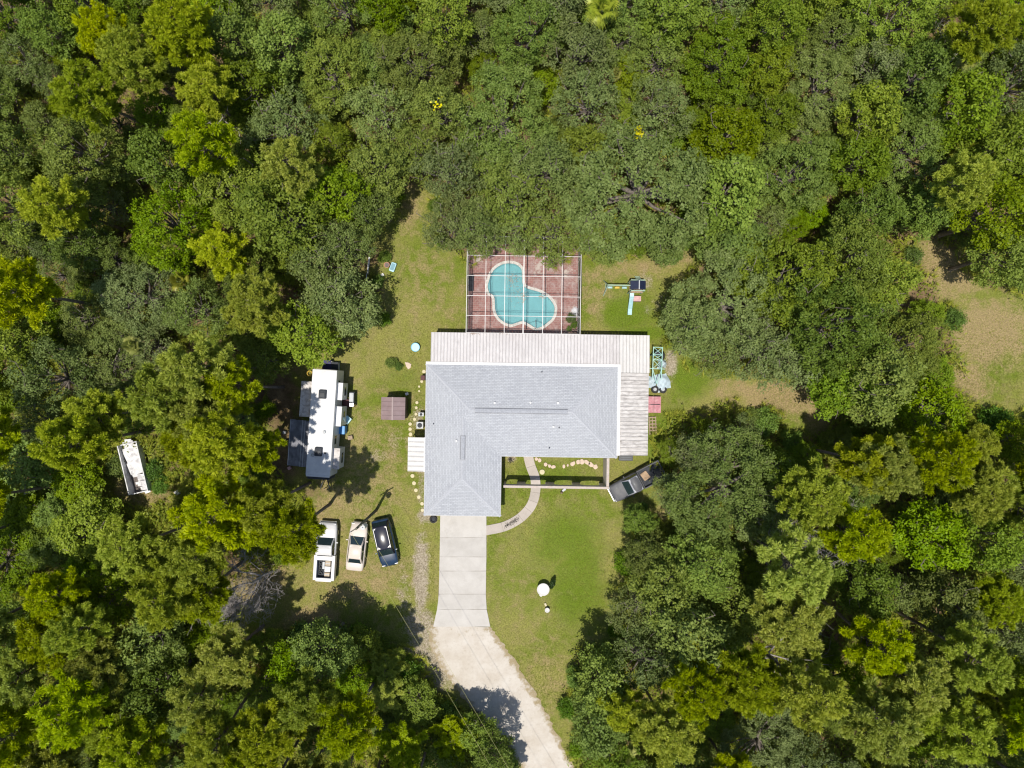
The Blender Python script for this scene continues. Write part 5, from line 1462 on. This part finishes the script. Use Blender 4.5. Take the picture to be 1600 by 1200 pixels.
# slide
sl = MB()
prof = [(-.62, 1.26), (-.95, 1.2), (-1.5, .75), (-2.05, .33), (-2.4, .22), (-2.6, .22)]
for (y0_, z0_), (y1_, z1_) in zip(prof, prof[1:]):
    sl.quad((-.62, y0_, z0_), (-.22, y0_, z0_), (-.22, y1_, z1_), (-.62, y1_, z1_))
    for x in (-.62, -.22): sl.quad((x, y0_, z0_ - .05), (x, y1_, z1_ - .05), (x, y1_, z1_ + .13), (x, y0_, z0_ + .13))
sl = sl.build('slide', M['slide'], pl)
MB().box((-.42, -2.45, .08), (.3, .1, .3)).build('slide_foot', M['slide'], sl)
MB().box((.22, -1.05, .30), (.75, .5, .7), rx=.0, bev=.03).build('climbing_block', M['pinkish'], pl)
# ladder
for x in (.05, .5): MB().cyl((x, .55, 1.35), (x, 1.25, -.05), .035, n=8).build('ladder_rail', M['teal_wood'], pl)
for k in range(5):
    t = (k + .5) / 5; MB().cyl((.05, .55 + .7 * t, 1.35 - 1.4 * t), (.5, .55 + .7 * t, 1.35 - 1.4 * t), .025, n=6).build('rung', M['teal_wood'], pl)
# swing beam and A-frame
e0 = P(950, 445, 2.1) - Vector((c.x, c.y, 0)); bx = e0.x
MB().cyl((-.6, .0, 2.1), (bx, .0, 2.1), .055, n=8).build('swing_beam', M['teal_wood'], pl)
for s in (-1, 1): MB().cyl((bx, 0, 2.12), (bx - .15, s * .75, -.05), .045, n=8).build('frame_leg', M['teal_wood'], pl)
MB().cyl((bx - .05, -.42, 1.0), (bx - .05, .42, 1.0), .03, n=6).build('cross_bar', M['teal_wood'], pl)
for k in range(3):
    x = bx + (abs(bx) - .6) * (k + .6) / 3.2
    sw2 = MB().box((x, 0, .5), (.45, .18, .04)).build('swing_seat', M['slide'] if k != 1 else M['yellow_hose'], pl)
    for s in (-1, 1): MB().cyl((x + s * .2, 0, .5), (x + s * .2, 0, 2.08), .008, n=4).build('chain', M['steel'], sw2)

# ---------------------------------------------------------------- yard clutter on the right of the house
M['teal_steel'] = paint('mint_steel', (0.30, 0.56, 0.50), 0.45, var=0.15, dirt=(.55, .62, .6), dirt_amt=.3)
M['blue_tarp'] = paint('pale_blue_tarp', (0.46, 0.56, 0.63), 0.6, var=0.12, scale=4, bump=.6, bscale=6)
M['pink_sheet'] = paint('pink_sheet', (0.46, 0.19, 0.225), 0.7, var=0.18, scale=5, dirt=(.55, .36, .37), dirt_amt=.8, dirt_scale=3)
A, B = P(1021.5, 542, 1.3), P(1035, 542, 1.3); T0 = P(1028.3, 542, 1.3); T1 = P(1026, 600, 1.3)
c = (T0 + T1) / 2; fl = (T0 - T1).length; fa = math.atan2((T0 - T1).y, (T0 - T1).x) - math.pi / 2
fm = empty('boat_trailer', (c.x, c.y, 0), fa, 'mint green steel lattice trailer frame beside the metal patio roof', 'trailer')
hx = .43
for s in (-1, 1): MB().box((s * hx, .2, 1.25), (.07, fl - .4, .09)).build('side_rail', M['teal_steel'], fm)
ys = [fl / 2 - .04, fl / 2 - .75, fl / 2 - 1.25, fl / 2 - 2.1]
for y in ys: MB().box((0, y, 1.255), (2 * hx + (.6 if y == ys[-1] else 0), .06, .07)).build('cross_member', M['teal_steel'], fm)
for y0_, y1_ in zip(ys, ys[1:]):
    for s in (-1, 1):
        d = Vector((2 * hx * s, y1_ - y0_)); MB().box((0, (y0_ + y1_) / 2, 1.262 + .004 * s), (.04, d.length - .05, .04), rz=math.atan2(d.y, d.x) - math.pi / 2).build('brace', M['teal_steel'], fm)
for s in (-1, 1):
    d = Vector((s * hx, ys[-1] + fl / 2)); MB().box((s * hx / 2, (ys[-1] - fl / 2) / 2, 1.25), (.06, d.length, .07), rz=math.atan2(d.y, d.x) - math.pi / 2).build('tongue_rail', M['teal_steel'], fm)
for s in (-1, 1):
    wheel(fm, s * (hx + .28), fl / 2 - .78, .38)
MB().cyl((-hx - .28, fl / 2 - .78, .38), (hx + .28, fl / 2 - .78, .38), .05, n=8).build('axle', M['dark_metal'], fm)
for s in (-1, 1): MB().box((s * hx, fl / 2 - .78, .8), (.06, .08, .85)).build('upright', M['teal_steel'], fm)
MB().cyl((0, -fl / 2 + .1, -.05), (0, -fl / 2 + .1, 1.22), .045, n=8).build('jack_stand', M['teal_steel'], fm)
MB().box((0, fl / 2 - .62, 1.1), (.5, .4, .22), bev=.05).build('winch', M['dark_metal'], fm)
# blue tarps (crumpled sheets)
def tarp(px, py, rx, ry, h, mat, label, seed, name='tarp', rz=0):
    r = np.random.RandomState(seed); n = 14; V = []; F = []
    for i in range(n + 1):
        for j in range(n + 1):
            u, v = i / n * 2 - 1, j / n * 2 - 1
            k = math.hypot(u * .9, v * .9); e_ = 1 + .1 * math.sin(3 * math.atan2(v, u) + seed) if k > .1 else 1
            z = h * max(0, 1 - k ** 2 * .9) + (.07 * math.sin(u * 5 + seed) * math.cos(v * 6 + seed) + r.uniform(-.03, .03)) * (1 if k < .95 else .2)
            V.append((u * rx * e_, v * ry * e_, max(z, .01)))
    for i in range(n):
        for j in range(n): F.append((i * (n + 1) + j, (i + 1) * (n + 1) + j, (i + 1) * (n + 1) + j + 1, i * (n + 1) + j + 1))
    w = P(px, py, h * .5)
    return tag(link(name, mesh_np(name, V, F, mat, smooth=True), loc=(w.x, w.y, -.03), rot=(0, 0, rz)), label, 'tarp')
tarp(1036, 597, .65, .8, .5, M['blue_tarp'], 'crumpled pale blue tarp over a heap at the trailer frame tongue', 2, rz=.3)
tarp(1019.5, 597, .42, .62, .35, M['blue_tarp'], 'pale blue tarp scrap against the metal patio posts', 5)
tarp(1035.5, 568, .40, .42, .95, M['blue_tarp'], 'small pale blue tarp bundle beside the mint trailer rails', 8)
for k, (px, lb) in enumerate(((1023.5, 'loose trailer tyre close to the metal patio roof'), (1036, 'loose trailer tyre further out on the grass beside the pink sheet'))):
    w = P(px, 608.5, .15); e = empty('loose_tyre', (w.x, w.y, 0), 0, lb, 'tyre')
    MB().torus((0, 0, .11), .27, .115, 'Z', 22, 8).build('tyre', M['rubber'], e, smooth=True); MB().lathe([(.19, .02), (.19, .16), (.10, .13), (.08, .17), (0, .17)], 16).build('rim', M['grey_plastic'], e)
A, B = P(1011, 619, .55), P(1033, 645.5, .55); c = (A + B) / 2
pk = empty('pallet_table', (c.x, c.y, 0), HA, 'low platform covered by a faded pink plastic sheet beside the patio', 'platform')
for i in range(2):
    for j in range(2):
        MB().box(((i - .5) * .68, (j - .5) * .8, .5), (.66, .78, .05), bev=.015).build('panel', M['pink_sheet'], pk)
for sx in (-1, 1):
    for sy in (-1, 1): MB().box((sx * .55, sy * .65, .22), (.08, .08, .52)).build('leg', M['wood'], pk)
MB().box((.1, .02, .56), (.9, .05, .06), rz=.04).build('tie_bar', M['dark_metal'], pk)
A, B = P(1014, 650, .2), P(1026, 680, .2); c = (A + B) / 2
pa = empty('wood_pallet', (c.x, c.y, 0), .04, 'weathered wooden ladder-like pallet on the grass beside the metal patio roof', 'pallet')
for x in (-.3, .0, .32): MB().box((x, 0, .06), (.08, 1.75, .14)).build('stringer', M['wood'], pa)
for k in range(6): MB().box((0, -.8 + k * .32, .145), (.74, .11, .03)).build('slat', M['wood'], pa)
A = P(978, 714.5, .55)
bn = empty('deck_box', (A.x, A.y, 0), HA, 'black ribbed plastic deck box at the end of the metal patio roof', 'deck box')
MB().box((0, 0, .24), (1.3, .62, .54), bev=.05).build('box_body', M['black_plastic'], bn); MB().box((0, 0, .535), (1.36, .68, .07), bev=.03).build('lid', M['black_plastic'], bn)
M['slate_rib'] = paint('slate_rib', (.11, .125, .145), .5)
for k in range(3): MB().box((0, -.2 + k * .2, .58), (1.05, .06, .03), bev=.01).build('rib', M['slate_rib'], bn)

# ---------------------------------------------------------------- things on the pool deck
w = P(735, 442.5, .5); e = empty('sun_lounger', (w.x, w.y, .05), HA, 'dark grey sun lounger against the pool cage screen', 'lounger')
MB().box((0, -.2, .33), (.55, 1.1, .06), bev=.02).build('seat', M['dark_metal'], e); MB().box((0, .52, .50), (.55, .62, .05), rx=.6, bev=.015).build('backrest', M['dark_metal'], e)
for sx in (-1, 1):
    for sy in (-.65, .25): MB().box((sx * .24, sy, .15), (.04, .04, .33)).build('leg', M['dark_metal'], e)
def potted(px, py, r, label, seed, mat='leaf_live', z0=.05):
    w = P(px, py, .7); e = empty('potted_plant', (w.x, w.y, z0), 0, label, 'potted plant')
    MB().lathe([(.14, 0), (.2, .3), (.22, .32), (.19, .32), (.17, .27), (0, .27)], 16).build('pot', M['white'], e)
    o_ = PR['S'][seed % 2]; link('foliage', o_['crown'], e, loc=(0, 0, .2), scale=(r / 16 * .9,) * 3); MB().cyl((0, 0, .2), (0, 0, .8), .025, n=6).build('stem', M['bark'], e)
potted(893, 497, 8, 'large pale green potted plant in the deck corner by the house', 0)
potted(898, 508, 5, 'small potted plant behind the large potted plant on the deck', 1)
potted(890, 513, 4.5, 'small potted plant nearest the house wall on the pool deck', 0)
tarp(899, 486, .35, .5, .22, paint('white_sheet', (.66, .66, .70), .7, var=.1), 'white crumpled cover lying on the deck beside the large potted plant', 12, name='pool_cover')
# leaf debris caught on the roof screens of the cage
rsd = np.random.RandomState(4)
M['dead_leaf'] = paint('dead_leaf', (0.30, 0.19, 0.12), 0.9, var=.4)
def litter(px, py, z, n, sx, sy, label, mat='dead_leaf', size=.09, name='leaf_litter', zj=.02, group=None):
    w = P(px, py, z); cpt = rsd.normal(size=(n, 3)) * (sx, sy, 0) + np.stack([np.zeros(n), np.zeros(n), rsd.uniform(.004, zj, n)], 1)
    V, F = leaf_quads(cpt, unit(rsd.normal(size=(n, 3)) * .2 + (0, 0, 1)), size, size * .6, rsd)
    tag(link(name, mesh_np(name, V, F, M[mat]), loc=w), label, 'leaf litter', group, 'stuff')
litter(798, 437, CZ + .05, 60, .22, .35, 'dry brown leaves caught on the pool cage roof')
litter(817.5, 465, CZ + .08, 70, .2, .3, 'dry brown leaves piled on the thick middle rafter')
litter(847, 464, CZ + .08, 30, .15, .12, 'few dry leaves at a crossing of the cage bars')
litter(805, 450, CZ + .05, 70, .4, .7, 'thin scatter of dry leaves over the pool screens')
for px in (742, 787, 893): litter(px, 520.5, 2.60, 26, .25, .06, 'dry leaves along the outer lip of the metal patio roof', name='leaf_litter', group='leaves on the patio roof lip')
M['dark_fleck'] = paint('near_black_fleck', (0.045, 0.04, 0.035), 0.9, var=.3)
w = P(790, 822, .05); d_ = P(809, 811, .05) - w; n_ = 200; k_ = np.sort(rsd.randint(0, 9, n_)) / 8  # dark marks on the walk, laid out as a row of near-black flecks
cpt = np.stack([d_.x * k_ + rsd.normal(size=n_) * .05, d_.y * k_ + rsd.normal(size=n_) * .12, rsd.uniform(.004, .03, n_)], 1)
V, F = leaf_quads(cpt, unit(rsd.normal(size=(n_, 3)) * .2 + (0, 0, 1)), .08, .05, rsd)
tag(link('leaf_litter', mesh_np('leaf_litter', V, F, M['dark_fleck']), loc=w), 'dark flecks in a row on the curved walk', 'leaf litter', kind='stuff')
litter(797.5, 718.5, .01, 60, .12, .14, 'dark leaf pile in the courtyard corner', 'dark_fleck', .12, zj=.1)
litter(551, 415, .02, 160, .35, .3, 'orange brown leaf heap at the woods edge by the white pipe', 'plywood', .14, zj=.2)
litter(1022, 668, .03, 60, .25, .25, 'brown scraps around the wooden pallet', 'dead_leaf', .1, zj=.1)

# ---------------------------------------------------------------- small things on the lawn
w = P(649, 542.5, .3)
tb = empty('wash_tub', (w.x, w.y, 0), 0, 'round pale blue paddling tub on the lawn beside the house', 'tub')
M['tub_blue'] = paint('tub_blue', (.22, .55, .72), .4, var=.06); M['tub_water'] = paint('tub_water', (.48, .68, .78), .15, var=.08)
MB().lathe([(.36, -.05), (.42, .30), (.44, .32), (.40, .32), (.37, .22), (0, .22)], 24).build('basin', M['tub_blue'], tb, smooth=True); MB().lathe([(.385, .245), (.0, .25)], 24).build('water', M['tub_water'], tb)
w = P(613.5, 417, .3); e = empty('wash_basin', (w.x, w.y, 0), -.35, 'oblong pale blue plastic basin at the edge of the woods', 'basin')
MB().box((0, 0, .14), (.50, .85, .34), bev=.12, taper=1.1).build('basin', M['teal_chair'], e); MB().box((0, 0, .30), (.36, .66, .05), bev=.02).build('water', paint('basin_water', (.20, .36, .42), .2), e)
w = P(604.5, 414, .3); e = empty('clay_pot', (w.x, w.y, 0), 0, 'terracotta pot beside the oblong blue basin', 'pot')
MB().lathe([(.18, -.05), (.27, .38), (.29, .40), (.25, .40), (.23, .32), (0, .32)], 18).build('pot_body', paint('terracotta', (.55, .27, .18), .8), e, smooth=True); MB().lathe([(.235, .33), (0, .36)], 14).build('soil', M['ruin_floor'], e)
box_thing('white_block', 597, 429.5, 0, (.35, .25, .16), M['white'], 'white block on the grass near the terracotta pot', 'block', .5, bev=.03)
A, B = P(578.5, 392), P(574.5, 427)
e = empty('pvc_pipe', A, 0, 'long white plastic pipe lying on the ground at the woods edge', 'pipe')
d = B - A; MB().cyl((0, 0, .09), (d.x, d.y, .07), .085, n=10).build('pipe', M['white'], e); MB().cyl((d.x, d.y, .07), (d.x * 1.05, d.y * 1.05, .07), .11, n=10).build('coupling', M['white'], e)
e = empty('pvc_pipe', P(573, 428), 0, 'thin grey pipe continuing past the long white pipe', 'pipe')
d = P(571.5, 445) - P(573, 428); MB().cyl((0, 0, .05), (d.x, d.y, .05), .05, n=8).build('pipe', M['steel'], e); MB().cyl((d.x, d.y, .05), (d.x * 1.06, d.y * 1.06, .05), .065, n=8).build('coupling', M['steel'], e)
w = P(848.8, 921, .75)
bb = empty('bird_bath', (w.x, w.y, 0), 0, 'round white bird bath standing on the front lawn', 'bird bath')
M['plaster'] = paint('white_plaster', (.60, .59, .575), .7, var=.06, dirt=(.52, .50, .50), dirt_amt=.6, dirt_scale=3)
MB().lathe([(.30, -.05), (.28, .08), (.12, .15), (.09, .55), (.16, .62)], 18).build('pedestal', M['plaster'], bb, smooth=True)
MB().lathe([(.10, .60), (.45, .68), (.60, .78), (.61, .81), (.55, .80), (.35, .73), (0, .70)], 28).build('bowl', M['plaster'], bb, smooth=True)
MB().lathe([(.44, .758), (0, .76)], 24).build('water', paint('bath_water', (.62, .62, .68), .1), bb)
box_thing('garden_stone', 845, 930.5, 0, (.22, .3, .2), M['plaster'], 'small pale stone at the foot of the bird bath', 'stone', .8, bev=.07)
w = P(855, 953.5, .4); e = empty('garden_urn', (w.x, w.y, 0), 0, 'small white urn on the front lawn near the bird bath', 'urn')
MB().lathe([(.16, -.05), (.14, .06), (.07, .14), (.2, .32), (.24, .42), (.19, .40), (0, .30)], 16).build('urn_body', M['plaster'], e, smooth=True); MB().lathe([(.14, .33), (0, .38)], 12).build('soil', M['plaster'], e)
box_thing('garden_stone', 852.5, 945, 0, (.2, .32, .15), M['stone'], 'small yellowish stone between the bird bath and the white urn', 'stone', .4, bev=.05)
w = P(862, 911, .0); e = empty('mass', (w.x, w.y, 0), 0, 'small dark green slanting conifer beside the bird bath', 'shrub')  # narrow dark spot, built as a slanting mass of leaf quads
rs = np.random.RandomState(17); n = 900; t = rs.rand(n) ** .7; aa = rs.uniform(0, 6.28, n); rad = .34 * np.sin(np.clip(t, 0, 1) * 2.6 + .35) * rs.uniform(.5, 1, n)
cpt = np.stack([rad * np.cos(aa) * .8 + .35 * t - .12, rad * np.sin(aa) + 1.0 * t - .45, .12 + .75 * t], 1)
V, F = leaf_quads(cpt, unit(rs.normal(size=(n, 3)) + (0, 0, .5)), .14, .05, rs)
link('foliage', mesh_np('foliage', V, F, leaf_mat('dark_mass', (.014, .035, .008), (.035, .07, .014), hue=0, val=0, trans=.1), lv=rs.rand(n)), e)
MB().cyl((-.12, -.45, -.05), (.2, .5, .8), .03, n=6).build('stem', M['bark'], e)
w = P(677, 811.5, .15); e = empty('loose_tyre', (w.x, w.y, 0), 0, 'dark tyre planter on the bare soil beside the garage corner', 'tyre')
MB().torus((0, 0, .10), .28, .10, 'Z', 22, 8).build('tyre', M['rubber'], e, smooth=True); MB().lathe([(.2, .02), (.2, .08), (0, .1)], 14).build('rim', M['dark_metal'], e)
e = empty('garden_gnome', P(877.5, 769), 0, 'small brown and grey garden ornament outside the courtyard wall', 'ornament')
MB().lathe([(.13, -.05), (.15, .15), (.09, .35), (.10, .42), (.05, .5), (0, .62)], 12).build('figure', M['wood'], e, smooth=True); MB().box((.22, .25, .12), (.4, .22, .25), rz=.6, bev=.03).build('tray', M['grey_plastic'], e)
for px, py, sx, sy, h, mt, lb in ((658, 647.5, .5, .35, .8, 'grey_plastic', 'pale grey condenser unit against the house side wall'), (656, 664.5, .62, .62, .7, 'grey_plastic', 'wide grey air conditioner unit on a pad by the house side wall')):
    e = box_thing('condenser_unit', px, py, 0, (sx, sy, h), M[mt], lb, 'air conditioner', HA, M[mt]); 
    MB().cyl((0, 0, h + .06), (0, 0, h + .085), min(sx, sy) * .38, n=16).build('fan_grille', M['dark_metal'], e)
e = box_thing('trash_can', 660.5, 590.5, 0, (.38, .45, .8), M['door_red'], 'dark maroon bin against the house side wall by the stepping stones', 'bin', 0, M['door_red'])
box_thing('fallen_log', 1291, 653.5, 0, (.9, .16, .14), M['deadwood'], 'short pale fallen log at the end of the tan grass strip', 'log', -.05, bev=.05)

# ---------------------------------------------------------------- power pole and lines
PHT = 8.6
b0 = P(588, 797); top = Vector((b0.x, b0.y, PHT))
pp = empty('power_pole', b0, 0, 'wooden power pole with grey transformer beside the parked cars', 'power pole')
MB().cyl((0, 0, -.3), (0, 0, PHT), .15, .10, n=12).build('pole', M['pole_wood'], pp)
MB().box((0, 0, PHT - .45), (1.5, .09, .11), rz=.55).build('crossarm', M['pole_wood'], pp)
tf = MB().cyl((.32, -.12, PHT - 2.0), (.32, -.12, PHT - 1.1), .22, n=16).build('transformer', M['grey_plastic'], pp)
MB().cyl((.32, -.12, PHT - 1.1), (.32, -.12, PHT - .92), .04, n=8).build('bushing', M['plaster'], tf); MB().box((.16, -.06, PHT - 1.5), (.22, .08, .3), rz=-.36).build('bracket', M['steel'], tf)
ins = []
for s in (-1, 1):
    q = Vector((s * .62 * math.cos(.55), s * .62 * math.sin(.55), PHT - .40))
    MB().lathe([(.04, 0), (.05, .05), (.025, .09), (.05, .13), (0, .2)], 10, q).build('insulator', M['plaster'], pp); ins.append(q + Vector((0, 0, .12)))
b1 = P(882, 1380, PHT); b1.z = 0
p2 = empty('power_pole', b1, 0, 'wooden power pole down the gravel road carrying the far end of the lines', 'power pole')
MB().cyl((0, 0, -.3), (0, 0, PHT), .15, .10, n=12).build('pole', M['pole_wood'], p2); MB().box((0, 0, PHT - .45), (1.5, .09, .11), rz=.55).build('crossarm', M['pole_wood'], p2)
M['wire'] = paint('wire', (.42, .40, .16), .5, var=.1)
for k, q in enumerate(ins):
    MB().lathe([(.04, 0), (.05, .05), (.025, .09), (.05, .13), (0, .2)], 10, q - Vector((0, 0, .12))).build('insulator', M['plaster'], p2)
    a_ = b0 + q; b_ = b1 + q; n = 24; mb = MB()
    pts = [a_.lerp(b_, i / n) - Vector((0, 0, .55 * 4 * (i / n) * (1 - i / n))) for i in range(n + 1)]
    for u, v in zip(pts, pts[1:]): mb.cyl(u - a_, v - a_, .009, n=5, caps=False)
    o_ = mb.build('power_line', M['wire'], None, loc=a_)
    tag(o_, ('thin yellowish power line running from the pole over the gravel road, nearer the house', 'thin yellowish power line running from the pole over the gravel road, nearer the woods')[1 - k], 'power line')
